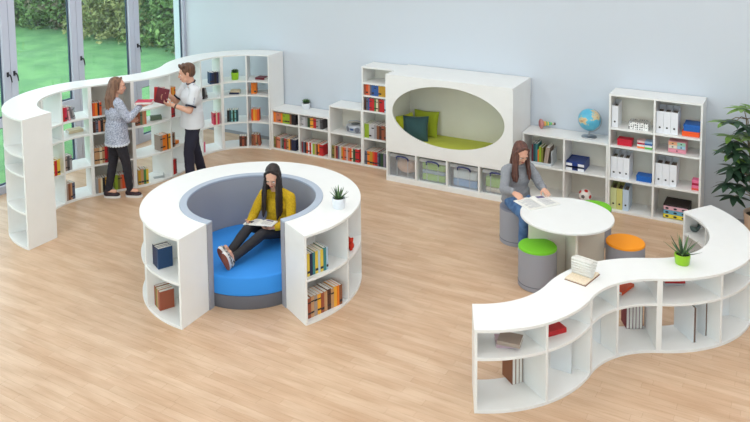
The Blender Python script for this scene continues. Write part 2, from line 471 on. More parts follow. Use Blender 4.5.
np_('side_panel', (0, T, -ND+.029, -.002, .0, NH-T)); np_('side_panel', (NW-T, NW, -ND+.029, -.002, .0, NH-T))
np_('back_panel', (T, NW-T, -.012, -.003, .1, NH-T), BACKP)
np_('plinth', (T, NW-T, -ND, -.02, 0, .075))
np_('end_stile', (0, T, -ND, -ND+.028, 0, .455)); np_('end_stile', (NW-T, NW, -ND, -ND+.028, 0, .455))
np_('seat_board', (T, NW-T, -ND+.029, -.013, .46, .484))
for k in range(1,4): np_('divider', (NW*k/4-.0125, NW*k/4+.0125, -ND, -.02, .075, .4595))
LIME = mat('lime_green_fabric', (196,204,40), .85, bump=.2, bump_scale=220, sheen=.2)
LIME2 = mat('moss_green_fabric', (160,174,36), .85, bump=.2, bump_scale=220, sheen=.2)
TEAL = mat('dark_teal_fabric', (54,88,92), .9, bump=.25, bump_scale=200, sheen=.2)
mb = MB(); mb.bx(NX0+T+.005, NX1-T-.005, -ND+.04, -.02, .4845, .572)
o = mb.build('mattress', LIME, bevel=.02, smooth=40); tag(o, 'lime green mattress inside the oval reading nook', 'mattress')
def pillow(name, label, c, size, eul, m, puff=.075):
    mb = MB(); n = 16; g = []
    for s in (1, -1):
        gg = []
        for i in range(n+1):
            r_ = []
            for j in range(n+1):
                u, v = 2*i/n-1, 2*j/n-1
                e = max(0, (1-abs(u)**2.6))*max(0, (1-abs(v)**2.6))
                pin = 1-.07*(1-abs(u)**2)*abs(v)**3; pin2 = 1-.07*(1-abs(v)**2)*abs(u)**3
                z = s*(puff*e**.5+.003*math.sin(7*u+3*v)*e)
                r_.append(mb.bm.verts.new((u*size/2*pin2, v*size/2*pin, z)))
            gg.append(r_)
        g.append(gg)
        for i in range(n):
            for j in range(n): mb.bm.faces.new((gg[i][j],gg[i+1][j],gg[i+1][j+1],gg[i][j+1]))
    bmesh.ops.remove_doubles(mb.bm, verts=mb.bm.verts, dist=.0015)
    o = mb.build(name, m, loc=c, rot=eul, smooth=60); tag(o, label, 'pillow', 'pillows in the reading nook'); return o
pillow('pillow', 'moss green pillow leaning upright against the nook back wall behind the teal one', (-2.40,-.15,.755), .42, (rad(76),0,rad(3)), LIME2, .065)
pillow('pillow', 'lime green pillow at the left end of the oval nook', (-2.635,-.36,.74), .38, (rad(76),0,rad(72)), LIME, .07)
pillow('pillow', 'dark teal pillow propped in front of the green pillows in the nook', (-2.44,-.43,.742), .40, (rad(72),0,rad(20)), TEAL, .07)

# clear boxes under the nook
CLEAR = thin_glass('clear_plastic', (.97,.98,.99), 1.0, .14)
CLEARF = thin_glass('frosted_plastic_lid', (.97,.98,.99), 1.0, .45, (235,238,240))
NAVY = mat('navy_plastic', (28,44,110), .4)
FAB = {'peach': mat('peach_fabric', (236,190,160), .9, bump=.6, bump_scale=40), 'green': mat('light_green_fabric', (168,210,106), .9, bump=.5, bump_scale=50),
       'blue': mat('pale_blue_fabric', (140,180,222), .9, bump=.5, bump_scale=50), 'white': mat('white_fabric', (226,236,236), .9, bump=.5, bump_scale=50),
       'greyblue': mat('grey_blue_fabric', (164,188,200), .9, bump=.5, bump_scale=50), 'cream': mat('cream_fabric', (228,214,196), .9, bump=.5, bump_scale=50)}
inside = [[('peach', .25)], [('green',.1),('greyblue',.06),('green',.105)], [('blue',.11),('white',.13)], [('cream',.07),('green',.15)]]
bl = ['leftmost clear storage box under the nook, filled with peach cloth', 'second clear storage box under the nook, green and grey-blue cloth inside',
      'third clear storage box under the nook, blue and white cloth inside', 'rightmost clear storage box under the nook beside the seated woman in grey']
for k in range(4):
    cx = NX0+NW*(k+.5)/4; w, dp, h = .424, .56, .325; yf = -ND+.04
    t = thing('storage_box', bl[k], 'storage box', (cx, yf, .0755), 0, 'clear boxes under the reading nook')
    mb = MB(); w2 = w/2
    th = .004
    mb.bx(-w2, w2, 0, dp, 0, th); mb.bx(-w2, w2, 0, th, th, h); mb.bx(-w2, w2, dp-th, dp, th, h); mb.bx(-w2, -w2+th, th, dp-th, th, h); mb.bx(w2-th, w2, th, dp-th, th, h)
    mb.build('tub', CLEAR, t)
    mb = MB(); mb.bx(-w2-.006, w2+.006, -.008, dp+.006, h, h+.016); mb.bx(-w2-.004, w2+.004, -.007, .0, h-.035, h)
    mb.build('lid', CLEARF, t, bevel=.003)
    mb = MB()
    for sx in (-.09,.09): mb.bx(sx-.005, sx+.005, -.004, -.0005, .01, h-.04)
    mb.build('rib', CLEARF, t)
    mb = MB(); mb.tube([(-.098,-.004,h-.065),(-.095,-.02,h-.03),(-.07,-.026,h-.012),(0,-.028,h-.005),(.07,-.026,h-.012),(.095,-.02,h-.03),(.098,-.004,h-.065)], .0105, 8)
    mb.build('handle', NAVY, t, smooth=50)
    z = .0755+.006
    for q, (cn, hh) in enumerate(inside[k]):
        mb = MB()
        if cn == 'peach':
            mb.ell((0,0,hh/2), (.19,.225,hh/2), sub=4)
        else:
            mb.bx(-.185, .185, -.22, .22, 0, hh-.003)
        if cn == 'peach':
            for v in mb.bm.verts: v.co += v.co.normalized()*.012*noise.noise(v.co*18)
        o = mb.build('folded_cloth', FAB[cn], loc=(cx, yf+.25, z), bevel=0 if cn == 'peach' else .022, smooth=50)
        pos = ['bottom','middle','top'][q] if len(inside[k]) == 3 else (['bottom','top'][q] if len(inside[k]) == 2 else 'only')
        nm = {'greyblue':'grey-blue','peach':'peach'}.get(cn, cn)
        tag(o, '%s folded cloth, %s piece in the %s clear box under the nook' % (nm, pos, ['leftmost','second','third','rightmost'][k]), 'cloth', 'cloths in the clear boxes')
        z += hh+.001

# ------------------------------------------------------------------ table and stools
t = thing('round_table', 'round white table where the woman in grey reads, on crossed white panels', 'table', (.44,-2.51,0))
mb = MB(); mb.lathe([(0,.695),(.500,.695),(.507,.699),(.507,.717),(.503,.721),(0,.721)], 72); mb.build('tabletop', WHITE, t, smooth=40)
for k in range(4):
    a = rad(300+90*k); M = Matrix.Rotation(a, 3, 'Z')
    mb = MB(); p = M @ Vector((.23 if k % 2 == 0 else .2245, 0, .3475)); L = .42 if k % 2 == 0 else .409
    p = M @ Vector((.42-L/2 if k % 2 == 0 else .4215-L/2, 0, .3475)); mb.box(p, (L, .025, .695), M); mb.build('leg_panel', BACKP, t, bevel=.0015)
SG = {'green': mat('green_seat', (122,204,40), .7, bump=.1, bump_scale=250), 'orange': mat('orange_seat', (255,158,22), .7, bump=.1, bump_scale=250), 'grey': mat('grey_seat', (130,134,150), .75, bump=.1, bump_scale=250)}
def stool(label, x, y, col, r=.207, h=.45):
    t = thing('stool', label, 'stool', (x, y, 0), 0, 'round upholstered stools at the table')
    mb = MB(); mb.lathe([(0,0),(r-.006,0),(r,.006),(r,h-.025),(0,h-.025)], 48); mb.build('body', GREYF, t, smooth=40)
    mb = MB(); mb.lathe([(0,h-.025),(r+.001,h-.025),(r+.001,h-.012),(r-.006,h-.002),(r-.02,h),(0,h)], 48); o = mb.build('seat', SG[col], t, smooth=40); o['label'] = col+' upholstered seat top'
    mb = MB(); mb.lathe([(r-.004,.05),(r+.003,.05),(r+.003,.056),(r-.004,.056)], 48); mb.build('seam', GREYD, t, smooth=40)
stool('grey pouf stool with green top in front of the round table', .215, -2.84, 'green')
stool('grey pouf stool with orange top right of the round table', 1.03, -2.28, 'orange')
stool('grey pouf stool with green top behind the round table', .49, -1.45, 'green')
stool('plain grey pouf stool under the seated woman in grey', -.35, -1.87, 'grey')
# ------------------------------------------------------------------ books
BC = {'red':(196,34,40),'dark red':(136,30,36),'pinkish red':(206,52,84),'pink':(222,100,136),'pale pink':(214,166,170),'orange':(236,128,32),'orange-red':(222,84,34),
 'salmon':(206,122,92),'yellow':(226,196,70),'golden yellow':(240,172,54),'mustard':(196,150,44),'olive':(126,122,54),'light green':(150,178,44),'green':(66,128,70),'dark green':(42,72,46),
 'teal':(56,130,134),'dark teal':(26,74,84),'aqua':(132,196,196),'blue':(50,92,160),'navy':(28,38,74),'dark blue':(24,62,104),'pale blue':(176,202,222),'slate':(92,98,118),'grey':(158,158,162),
 'light grey':(190,190,194),'dark grey':(82,82,86),'black':(34,32,36),'brown':(136,84,56),'dark brown':(84,46,34),'red-brown':(158,82,56),'tan':(196,150,108),'cream':(226,212,180),'white':(232,232,230),
 'taupe':(166,148,136),'mauve':(196,168,178),'maroon':(112,36,50),'grey-green':(96,116,92),'violet-grey':(134,124,146),'beige':(220,204,170)}
def bcol(c): return mat('cover_'+c.replace(' ', '_').replace('-', '_'), BC[c], .55, bump=.05, bump_scale=150)
BAND = mat('spine_band', (52,44,44), .6)
BANDW = mat('spine_sticker', (226,222,210), .6)
def book(label, M, th, h, d, col, group=None, band=None, cat='book'):
    """local axes: x thickness, y depth away from the spine, z height"""
    c = .003
    mb = MB()
    mb.bx(0, c, 0, d, 0, h); mb.bx(th-c, th, 0, d, 0, h)
    mb.prism([(c, 0), (th/2, -.0025), (th-c, 0), (th-c, c), (c, c)], 0, h)
    if band:
        mb.mi = 1
        z0, z1 = {'low': (.03, .055), 'high': (h*.72, h*.8), 'both': (h*.2, h*.28)}[band]
        mb.bx(c*.5, th-c*.5, -.0032, 0, z0, z1)
        if band == 'both': mb.bx(c*.5, th-c*.5, -.0032, 0, h*.74, h*.8)
    o = mb.build('book', [bcol(col), BAND], smooth=None)
    o.matrix_world = M
    tag(o, label, cat, group)
    mb = MB(); mb.bx(c, th-c, c, d-.003, .003, h-.0025)
    p = mb.build('page_block', PAPER, o); return o
def frame(O, ang, tilt=0, face=0):
    """tilt: leaning to the right, about the depth axis"""
    M = Matrix.Translation(Vector(O)) @ Matrix.Rotation(rad(ang), 4, 'Z')
    if tilt: M = M @ Matrix.Rotation(rad(tilt), 4, 'Y')
    return M
def row(O, ang, specs, where, h=.2, d=.17, group=None, fore=False):
    u = Vector((math.cos(rad(ang)), math.sin(rad(ang)), 0)); v = Vector((-u.y, u.x, 0))
    p = Vector(O); group = group or 'books '+where
    n = len(specs)
    for i, s in enumerate(specs):
        col, th = s[0], s[1]; hh = s[2] if len(s) > 2 and s[2] else h*random.uniform(.97, 1.02)
        tilt = s[3] if len(s) > 3 else 0; band = s[4] if len(s) > 4 else random.choice([None, None, 'low', 'high', 'both'])
        pos = 'leftmost' if i == 0 else ('rightmost' if i == n-1 else ORD[i]+' from left')
        lab = '%s book, %s %s' % (col, pos, where)
        M = frame(p, ang, tilt)
        if fore:
            M = frame(p+u*th+v*d, ang+180)
        if tilt:
            off = th*math.cos(rad(tilt))
            if tilt < 0: M = frame(p+u*(hh*math.sin(rad(-tilt))), ang, tilt)
        book(lab, M, th, hh, d*random.uniform(.95, 1.0), col, group, band)
        p = p+u*(th+.0015)
        if tilt: p = p+u*(hh*abs(math.sin(rad(tilt)))*(1 if tilt<0 else 0)+.003)
def lying(label, O, ang, w, l, th, col, group=None, cat='book'):
    """flat on its side: O lower left corner, spine along the direction ang, width away to the left of it"""
    R = Matrix(((0,1,0,0),(0,0,0,0),(0,0,0,0),(0,0,0,1)))
    u = Vector((math.cos(rad(ang)), math.sin(rad(ang)), 0)); v = Vector((-u.y, u.x, 0)); z = Vector((0,0,1))
    # book x -> z(up), y -> v, z -> u   (x cross y = z : z cross v = -u, so mirror y start)
    M = Matrix.Identity(4)
    xa, ya = z, v; za = xa.cross(ya)          # = -u
    M.col[0][:3] = xa; M.col[1][:3] = ya; M.col[2][:3] = za; M.col[3][:3] = Vector(O)+u*l
    return book(label, M, th, l, w, col, group, None, cat)

# low two-bay bookcase
yA = -.385
row((-5.158,yA,.478), 0, [('orange',.048),('salmon',.034),('salmon',.034),('salmon',.034),('orange',.034),('light green',.05),('light green',.05),('light green',.04),('brown',.036),('black',.04),('black',.045)], 'in upper left cell of lowest two-bay case', .172, .24)
row((-4.583,yA,.478), 0, [('light grey',.04),('light grey',.04),('grey',.04),('dark green',.05),('golden yellow',.03),('golden yellow',.03),('red',.055),('grey',.036),('grey',.036),('dark grey',.05)], 'in upper right cell of lowest two-bay case', .165, .24)
row((-5.158,yA,.0285), 0, [('olive',.034),('red-brown',.028),('salmon',.032),('salmon',.032),('grey',.028),('grey-green',.026),('dark grey',.024),('red',.026),('brown',.03),('tan',.028),('golden yellow',.032),('dark brown',.03),('navy',.036),('navy',.044)], 'in lower left cell of lowest two-bay case', .19, .24)
row((-4.583,yA,.0285), 0, [('dark red',.022),('slate',.034),('black',.032),('orange-red',.032),('white',.026),('red',.034),('white',.026),('light green',.038),('tan',.036),('black',.024),('orange',.03),('red',.072)], 'in lower right cell of lowest two-bay case', .19, .24)
row((-3.985,yA,.0285), 0, [('olive',.042),('tan',.03),('dark red',.034),('slate',.03),('light grey',.034),('mustard',.03),('orange-red',.03),('salmon',.034),('light grey',.022),('salmon',.036),('orange-red',.036),('cream',.024),('dark green',.042),('red',.07)], 'below the silver radio', .215, .24)
row((-3.366,yA,1.364), 0, [('red-brown',.034),('orange-red',.034),('salmon',.034),('tan',.03),('blue',.04),('blue',.036),('slate',.034),('blue',.036),('mustard',.046),('mustard',.046),('mustard',.04),('brown',.034)], 'in second compartment of tall narrow bookcase', .15, .24) if False else None
row((-3.366,yA,1.16), 0, [('red-brown',.036),('orange-red',.036),('salmon',.034),('slate',.03),('blue',.04),('blue',.04),('blue',.036),('mustard',.05),('mustard',.05),('mustard',.046),('brown',.04)], 'in second compartment of tall narrow bookcase', .168, .24)
row((-3.366,yA,.913), 0, [('dark brown',.036),('slate',.036),('blue',.02),('red',.042),('red',.042),('green',.03),('cream',.036),('brown',.024),('red',.042),('red',.042),('pale blue',.03),('navy',.03)], 'in third compartment of tall narrow bookcase', .2, .24)
row((-3.366,yA,.465), 0, [('light green',.046),('light green',.034),('light grey',.045),('light grey',.045),('grey',.045),('brown',.042),('dark brown',.042),('red-brown',.042),('brown',.042)], 'in fourth compartment of tall narrow bookcase', .225, .24)
row((-3.366,yA,.0285), 0, [('slate',.044),('orange',.042),('mustard',.05),('orange-red',.036),('red',.05),('slate',.026),('navy',.026),('dark green',.052),('violet-grey',.03),('slate',.028),('cream',.024),('orange-red',.06)], 'on the bottom of tall narrow bookcase', .22, .24)

# tall wave, hollow unit left of the woman
z3, z2, z1, z0 = 1.1795, .9345, .4655, .0285
row((-6.315,-3.755,z3), 84, [('red',.034,.2),('pinkish red',.03,.2),('pale pink',.028,.2,-9),('grey',.026,.19,-14)], 'on top shelf left of standing woman', .2, .15)
row((-6.295,-4.0,z1), 82, [('yellow',.045),('red',.04),('yellow',.045)], 'beside the white end panel of tall wave', .22, .15)
row((-6.315,-3.755,z1), 80, [('taupe',.032),('dark grey',.036),('grey',.036)], 'in middle of tall wave left of standing woman', .21, .15)
row((-6.325,-3.76,z0), 82, [('taupe',.042),('brown',.034),('tan',.024),('slate',.042)], 'on bottom shelf left of standing woman', .24, .15)
lying('beige book lying on the second shelf of tall wave left of standing woman', (-6.44,-3.56,z2), 72, .15, .21, .042, 'beige')
def WS(lx, ly, z): return (ax[0]+lx*dirs[0]-ly*.866, ax[1]+lx*dirs[1]+ly*.5, z)
row(WS(.035,-.395,z3), 60, [('orange-red',.036),('orange',.034),('black',.024),('orange-red',.032)], 'above left behind standing woman', .19, .16)
row(WS(.035,-.395,z2), 60, [('dark brown',.036),('slate',.034),('salmon',.03),('black',.036),('tan',.034)], 'on second shelf behind standing woman', .17, .16)
row(WS(.035,-.395,z1), 60, [('tan',.036,0,0,'both'),('tan',.036,0,0,'both'),('cream',.034,0,0,'both'),('tan',.034,0,0,'both'),('red',.032),('dark red',.034)], 'on third shelf behind standing woman', .24, .16)
row(WS(.43,-.395,z1), 60, [('orange',.04),('tan',.036)], 'at right end of third shelf behind standing woman', .18, .16)
row(WS(.035,-.395,z0), 60, [('grey',.036),('tan',.032),('cream',.026),('black',.034),('mustard',.03)], 'on bottom shelf left of standing woman\'s legs', .22, .16)
row(WS(.31,-.395,z0), 60, [('light green',.038),('olive',.034),('salmon',.026),('orange-red',.04),('red',.044)], 'on bottom shelf behind standing woman\'s legs', .22, .16)
# bulging unit
row((-5.885,-2.80,z2), 72, [('brown',.03),('red-brown',.03),('grey-green',.036),('tan',.032),('salmon',.03)], 'under the red book held by standing woman', .2, .15)
lying('dark green book lying on the shelf below the hands of the standing pair', (-5.90,-2.50,z2), 52, .11, .17, .055, 'grey-green')
row((-5.755,-2.455,z1), 80, [('taupe',.04,.24),('orange',.044,.24),('orange',.036,.24),('dark brown',.022,.24),('golden yellow',.04,.24)], 'in middle shelf left of standing man', .24, .16)
row((-5.885,-2.80,z0), 60, [('mustard',.038,0,0,'low'),('tan',.038,0,0,'low'),('green',.036,0,0,'low'),('yellow',.034,0,0,'low')], 'on bottom shelf between the standing pair', .23, .15)
row((-5.745,-2.215,z3), 92, [('orange',.04),('golden yellow',.036),('orange',.036)], 'on top shelf beside standing man\'s head', .22, .16)
row((-5.735,-2.215,z2), 90, [('red',.042),('dark red',.03)], 'behind standing man\'s forearms', .2, .16)
row((-5.735,-2.215,z1), 92, [('brown',.03),('taupe',.026)], 'in middle shelf at standing man\'s hip', .22, .16)
lying('orange book lying flat in the middle shelf behind standing man\'s hip', (-5.79,-2.14,z1), 95, .14, .13, .05, 'orange')
row((-5.735,-2.215,z0), 96, [('red',.042),('dark red',.036)], 'on bottom shelf left of standing man\'s legs', .24, .16)
# hollow unit behind the man
row((-5.97,-1.045,z3), 60, [('dark blue',.03),('navy',.044),('black',.038),('navy',.036)], 'on top shelf behind standing man', .2, .13)
row((-6.05,-1.14,z2), 78, [('black',.03),('grey',.034,.18,-12)], 'at standing man\'s back', .2, .14)
row((-5.97,-.985,z1), 58, [('pinkish red',.042),('cream',.022),('pinkish red',.038)], 'right of standing man on middle shelf', .2, .13)
row((-6.05,-1.20,z0), 84, [('pale pink',.04),('pink',.03)], 'on bottom shelf behind standing man\'s leg', .18, .14)
# unit at the back wall
lying('navy book lying on second shelf below the small lime pot', (-5.88,-.665,z2), 27, .14, .17, .028, 'navy')
lying('cream book lying on top of the navy one below the small lime pot', (-5.875,-.645,z2+.0285), 27, .13, .165, .03, 'cream')
row((-5.885,-.735,z1), 36, [('black',.04),('dark teal',.03),('aqua',.022),('dark green',.032),('aqua',.022),('dark teal',.034)], 'on middle shelf below the small lime pot', .205, .14)
row((-5.715,-.63,z0), 38, [('dark brown',.044),('red-brown',.036),('dark brown',.042)], 'on bottom shelf below the small lime pot', .18, .14)
lying('maroon book lying on top shelf at the wall end of tall wave', (-5.52,-.40,z3), 8, .17, .18, .032, 'maroon')
row((-5.565,-.46,z2), 28, [('orange',.046),('orange',.042)], 'on second shelf at wall end of tall wave', .19, .14)
row((-5.565,-.475,z1), 28, [('orange-red',.034),('golden yellow',.03),('orange',.034),('orange-red',.036)], 'on middle shelf at wall end of tall wave', .2, .14)
row((-5.56,-.495,z0), 28, [('brown',.04),('red-brown',.03),('tan',.022),('red-brown',.036,.19,-8)], 'on bottom shelf at wall end of tall wave', .2, .14)

# ring
row((-1.565,-4.70,.4735), 69, [('yellow',.03,0,0,'low'),('navy',.036,0,0,None),('teal',.03,0,0,None),('yellow',.034,0,0,'low'),('pale blue',.026,0,0,None),('yellow',.036,0,0,'low'),('teal',.036,0,0,None),('pale blue',.024,0,0,'low')], 'on upper shelf at right of ring opening', .235, .18)
row((-1.567,-4.70,.0285), 71.5, [('red-brown',.04),('tan',.04),('taupe',.04),('golden yellow',.044),('red-brown',.042),('tan',.04),('dark brown',.046),('tan',.038),('golden yellow',.038),('orange',.032),('brown',.038)], 'on lower shelf at right of ring opening', .215, .18)
row((-3.155,-5.235,.4735), -26, [('navy',.042,0,0,None),('navy',.042,0,0,None),('navy',.042,0,0,None),('dark blue',.044,0,0,None)], 'on upper shelf at left of ring opening', .215, .155)
row((-3.145,-5.24,.0285), -26, [('red-brown',.04,0,0,None),('olive',.04,0,0,None),('tan',.032,0,0,None),('red-brown',.05,0,0,None)], 'on lower shelf at left of ring opening', .205, .155)

# low wave
lying('taupe book lying crosswise on a mauve book in the low front wave', (.535,-4.985,.5165), 8, .165, .19, .034, 'taupe')
lying('mauve book lying under the taupe book in the low front wave', (.53,-4.985,.483), 27, .16, .19, .032, 'mauve')
lying('red book lying alone on the upper shelf near the low wave front', (.862,-4.615,.483), 53, .13, .19, .044, 'red')
lying('orange-red book lying on upper shelf below the open standing book', (1.262,-3.585,.483), 74, .10, .235, .03, 'orange-red')
lying('upper red book lying flat under the top near the lime pot', (1.585,-3.19,.5055), 28, .15, .19, .02, 'red')
lying('lower grey book under the red one near the lime pot', (1.575,-3.195,.483), 28, .15, .19, .022, 'light grey')
row((.588,-4.735,.0285), 51, [('brown',.034,.265,0,None),('brown',.034,.265,0,None),('brown',.034,.26,0,None)], 'upright with pages forward at low wave front', .26, .17, fore=True)
row((1.262,-3.345,.0285), 29, [('maroon',.03,.25,0,None),('mauve',.03,.25,0,None),('maroon',.03,.25,0,None),('mauve',.03,.25,0,None),('maroon',.032,.25,0,None)], 'upright, pages forward, under orange-red book', .25, .17, fore=True)

# white ring binders in the low wave
BIND = mat('white_binder_board', (236,240,243), .4); BEDGE = mat('binder_edge', (112,92,84), .6)
def binder(label, p0, p1, h, th=.028, rings=False):
    p0, p1 = Vector(p0), Vector(p1); d = p1-p0; L = d.length; ang = math.atan2(d.y, d.x)
    t = thing('ring_binder', label, 'binder', (p0.x, p0.y, p0.z), ang, 'white binders in the low front wave')
    mb = MB(); mb.bx(0, L, -th/2, -th/2+.003, 0, h); mb.bx(0, L, th/2-.003, th/2, 0, h); mb.bx(0, .003, -th/2+.003, th/2-.003, 0, h)
    mb.build('cover', BIND, t)
    mb = MB(); mb.bx(.02, L-.004, -th/2+.004, th/2-.004, .004, h-.006); mb.build('page_block', BEDGE, t)
    if rings:
        mb = MB()
        for zz in (h*.62, h*.82):
            mb.tube([(.012, -th/2-.004, zz), (-.012, -th/2-.006, zz), (-.02, 0, zz), (-.008, th/2, zz)], .004, 6)
        mb.build('ring', CHROME, t)
binder('white board binder standing in the front left unit under the red book', (.80,-4.315,.0285), (.985,-4.317,.0285), .305, .02)
binder('white binder just left of the striped row, deep in hollow unit', (1.10,-3.722,.0285), (.985,-3.64,.0285), .30, .02)
binder('large white ring binder with visible rings under the lime pot', (1.665,-3.05,.0285), (1.87,-3.28,.0285), .35, .03, True)
binder('second white binder right of the large ring binder under lime pot', (1.765,-2.93,.0285), (1.95,-3.107,.0285), .345, .026)
binder('white binder alone in the cell right of the two ring binders', (1.93,-2.69,.0285), (2.10,-2.575,.0285), .33, .024)

# open books
def leaf_pair(o_name, label, M, w, h, th, cat, curve=.012, cover=None, text=True, group=None, raised=None):
    """open book lying with its spine along local y; w = half width"""
    t = bpy.data.objects.new(o_name, None); COL.objects.link(t); t.matrix_world = M; t.empty_display_size = .05; tag(t, label, cat, group)
    mb = MB(); mb.bx(-w-.004, w+.004, -h/2-.003, h/2+.003, 0, .002); mb.build('cover', cover or bcol('white'), t)
    for s in (-1, 1):
        mb = MB(); n = 10; top = []; bot = []
        for i in range(n+1):
            x = w*i/n; z = .0025+th*(1-.35*i/n)*min(1, (i/n)*6+.25)+curve*math.sin(PI*min(1, i/n*1.15))*(1-i/n)
            top.append((s*x, z)); bot.append((s*x, .002))
        prof = top+list(reversed(bot))
        a = [mb.bm.verts.new((p[0], -h/2, p[1])) for p in prof]; b = [mb.bm.verts.new((p[0], h/2, p[1])) for p in prof]
        m = len(prof)
        for i in range(m):
            j = (i+1) % m
            mb.bm.faces.new((a[i], a[j], b[j], b[i]))
        mb.bm.faces.new(a); mb.bm.faces.new(list(reversed(b)))
        pg = mb.build('page_block', PAPER, t, smooth=35)
        if text:
            mb = MB()
            def zz(x):
                i = abs(x)/w; return .0032+th*(1-.35*i)*min(1, i*6+.25)+curve*math.sin(PI*min(1, i*1.15))*(1-i)
            rows = 14
            for r_ in range(rows):
                y = h*.40-r_*h*.8/rows
                if s < 0 and r_ > rows-5: continue
                x0, x1 = s*w*.14, s*w*(.86 if r_ % 4 else .6)
                k = 4
                for q in range(k):
                    xa, xb = x0+(x1-x0)*q/k, x0+(x1-x0)*(q+1)/k
                    mb.poly([(xa, y, zz(xa)), (xb, y, zz(xb)), (xb, y+h*.018, zz(xb)), (xa, y+h*.018, zz(xa))])
            mb.build('text_lines', mat('printed_text', (150,154,166), .8), pg)
            if s < 0:
                mb = MB(); 
                for q in range(4):
                    xa, xb = -w*(.3+.12*q), -w*(.3+.12*(q+1))
                    mb.poly([(xa, -h*.42, zz(xa)), (xb, -h*.42, zz(xb)), (xb, -h*.22, zz(xb)), (xa, -h*.22, zz(xa))])
                mb.build('picture', mat('printed_picture', (120,110,150), .8, rgb2=(60,52,80), noise_scale=18), pg)
    return t
M = Matrix.Translation((.052,-2.34,.7215)) @ Matrix.Rotation(rad(53.7+180), 4, 'Z')
leaf_pair('magazine', 'open magazine lying on the round table in front of the woman in grey', M, .215, .315, .008, 'magazine', .01)
# hardback standing open on the low wave, one block of pages raised
t = thing('open_book', 'open hardback with raised pages on top of the low front wave', 'book', (.962,-3.885,HF), rad(78))
mb = MB(); mb.bx(-.15, .15, -.105, .105, 0, .004); mb.build('cover', bcol('brown'), t, bevel=.001)
mb = MB(); mb.bx(-.145, .145, -.10, .10, .0045, .02); mb.build('page_block', mat('cream_pages', (240,222,196), .85, noise_amt=.15, noise_scale=60, stretch=(1,1,30)), t, bevel=.004)
for k in range(7):
    mb = MB(); n = 6
    lean = rad((-6,-3,0,2,14,27,40)[k]); pts = []
    for i in range(n+1):
        s_ = .155*i/n; pts.append((s_*math.sin(lean)+.006*math.sin(PI*i/n)*(1 if k > 3 else -1)-.012+.004*k, .0215+s_*math.cos(lean)))
    for i in range(n):
        (xa, za), (xb, zb) = pts[i], pts[i+1]
        mb.poly([(xa, -.098, za), (xb, -.098, zb), (xb, .098, zb), (xa, .098, za)])
    o = mb.build('raised_page', PAPER, t, smooth=60)
    sm = o.modifiers.new('thick', 'SOLIDIFY'); sm.thickness = .0012

# ------------------------------------------------------------------ things on the right shelves
FILEW = mat('white_file_board', (238,240,246), .5)
FCOL = {'white': FILEW, 'pale green': mat('pale_green_file', (206,214,158), .5), 'yellow-green': mat('yellow_green_file', (212,210,128), .5), 'pale blue': mat('pale_blue_file', (196,214,232), .5)}
def mfile(label, x, z, w, col='white', group='magazine files on the tall right shelf', h=.29, d=.25, y=-.36):
    t = thing('magazine_file', label, 'magazine file', (x, y, z), 0, group)
    m = FCOL[col]; th = .003
    mb = MB()
    mb.bx(0, w, 0, th, 0, h)
    for sx in (0, w-th):
        pts = [(th, 0), (d, 0), (d, h+.03), (d*.55, h+.03), (th, h)]
        a = [mb.bm.verts.new((sx, p[0], p[1])) for p in pts]; b = [mb.bm.verts.new((sx+th, p[0], p[1])) for p in pts]
        mb.bm.faces.new(a); mb.bm.faces.new(list(reversed(b)))
        for i in range(5): mb.bm.faces.new((a[i], a[(i+1) % 5], b[(i+1) % 5], b[i]))
    mb.bx(th, w-th, d-th, d, 0, h+.03); mb.bx(th, w-th, th, d-th, 0, th)
    mb.build('file_body', m, t)
    mb = MB(); R = Matrix.Rotation(rad(90), 3, 'X'); mb.lathe([(0,0),(.0115,0),(.0125,.003),(0,.003)], 16, (w/2, 0, .075), R); mb.build('finger_hole', DARK, t)
    mb = MB(); mb.bx(th+.002, w-th-.002, .03, d-.01, th, h-.035); mb.build('papers', mat('old_papers', (150,132,116), .8, noise_amt=.5, noise_scale=70, stretch=(1,.05,1)), t)
zG3, zG2, zG1, zG0 = 1.1605, .9185, .4655, .0295
mfile('single white magazine file alone in the upper left cell of tall right shelf', .452, zG3, .08)
for k in range(3):
    p = ['leftmost','middle','rightmost'][k]
    mfile('%s white magazine file of three in the upper right cell' % p, 1.018+.088*k, zG3, .085, group='white files in the upper right cell')
    mfile('%s white magazine file of three above the coloured files' % p, .452+.08*k, zG1, .077, group='white files in the left third row')
    mfile('%s white magazine file of three beside the pink boxes' % p, 1.018+.088*k, zG1, .085, group='white files in the right third row')
    c = ['pale green','yellow-green','pale blue'][k]
    mfile('%s magazine file on the bottom of the tall right shelf' % c, .452+.08*k, zG0, .077, c, group='coloured files on the bottom shelf')
def dots(rgb, rgb2, name, scale):
    m = bpy.data.materials.new(name); m.use_nodes = True; nt = m.node_tree; b = nt.nodes['Principled BSDF']
    tc = nt.nodes.new('ShaderNodeTexCoord'); v = nt.nodes.new('ShaderNodeTexVoronoi'); v.inputs['Scale'].default_value = scale; v.inputs['Randomness'].default_value = .35
    r = nt.nodes.new('ShaderNodeValToRGB'); r.color_ramp.elements[0].position = .3; r.color_ramp.elements[1].position = .36
    r.color_ramp.elements[0].color = lin(rgb2); r.color_ramp.elements[1].color = lin(rgb)
    nt.links.new(tc.outputs['Object'], v.inputs['Vector']); nt.links.new(v.outputs['Distance'], r.inputs['Fac']); nt.links.new(r.outputs['Color'], b.inputs['Base Color'])
    b.inputs['Roughness'].default_value = .6; return m
DOT = dots((240,240,238), (52,52,56), 'dotted_card', 36)
def lidbox(name, label, x, z, w, d, h, m, m2=None, y=-.36, group=None, lid=.35, cat='box', rot=0):
    t = thing(name, label, cat, (x, y, z), rad(rot), group)
    mb = MB(); mb.bx(.003, w-.003, .003, d-.003, 0, h*(1-lid)+.004); mb.build('box_body', m, t, bevel=.003)
    mb = MB(); mb.bx(0, w, 0, d, h*(1-lid)+.0045, h); mb.build('lid', m2 or m, t, bevel=.003)
    return t
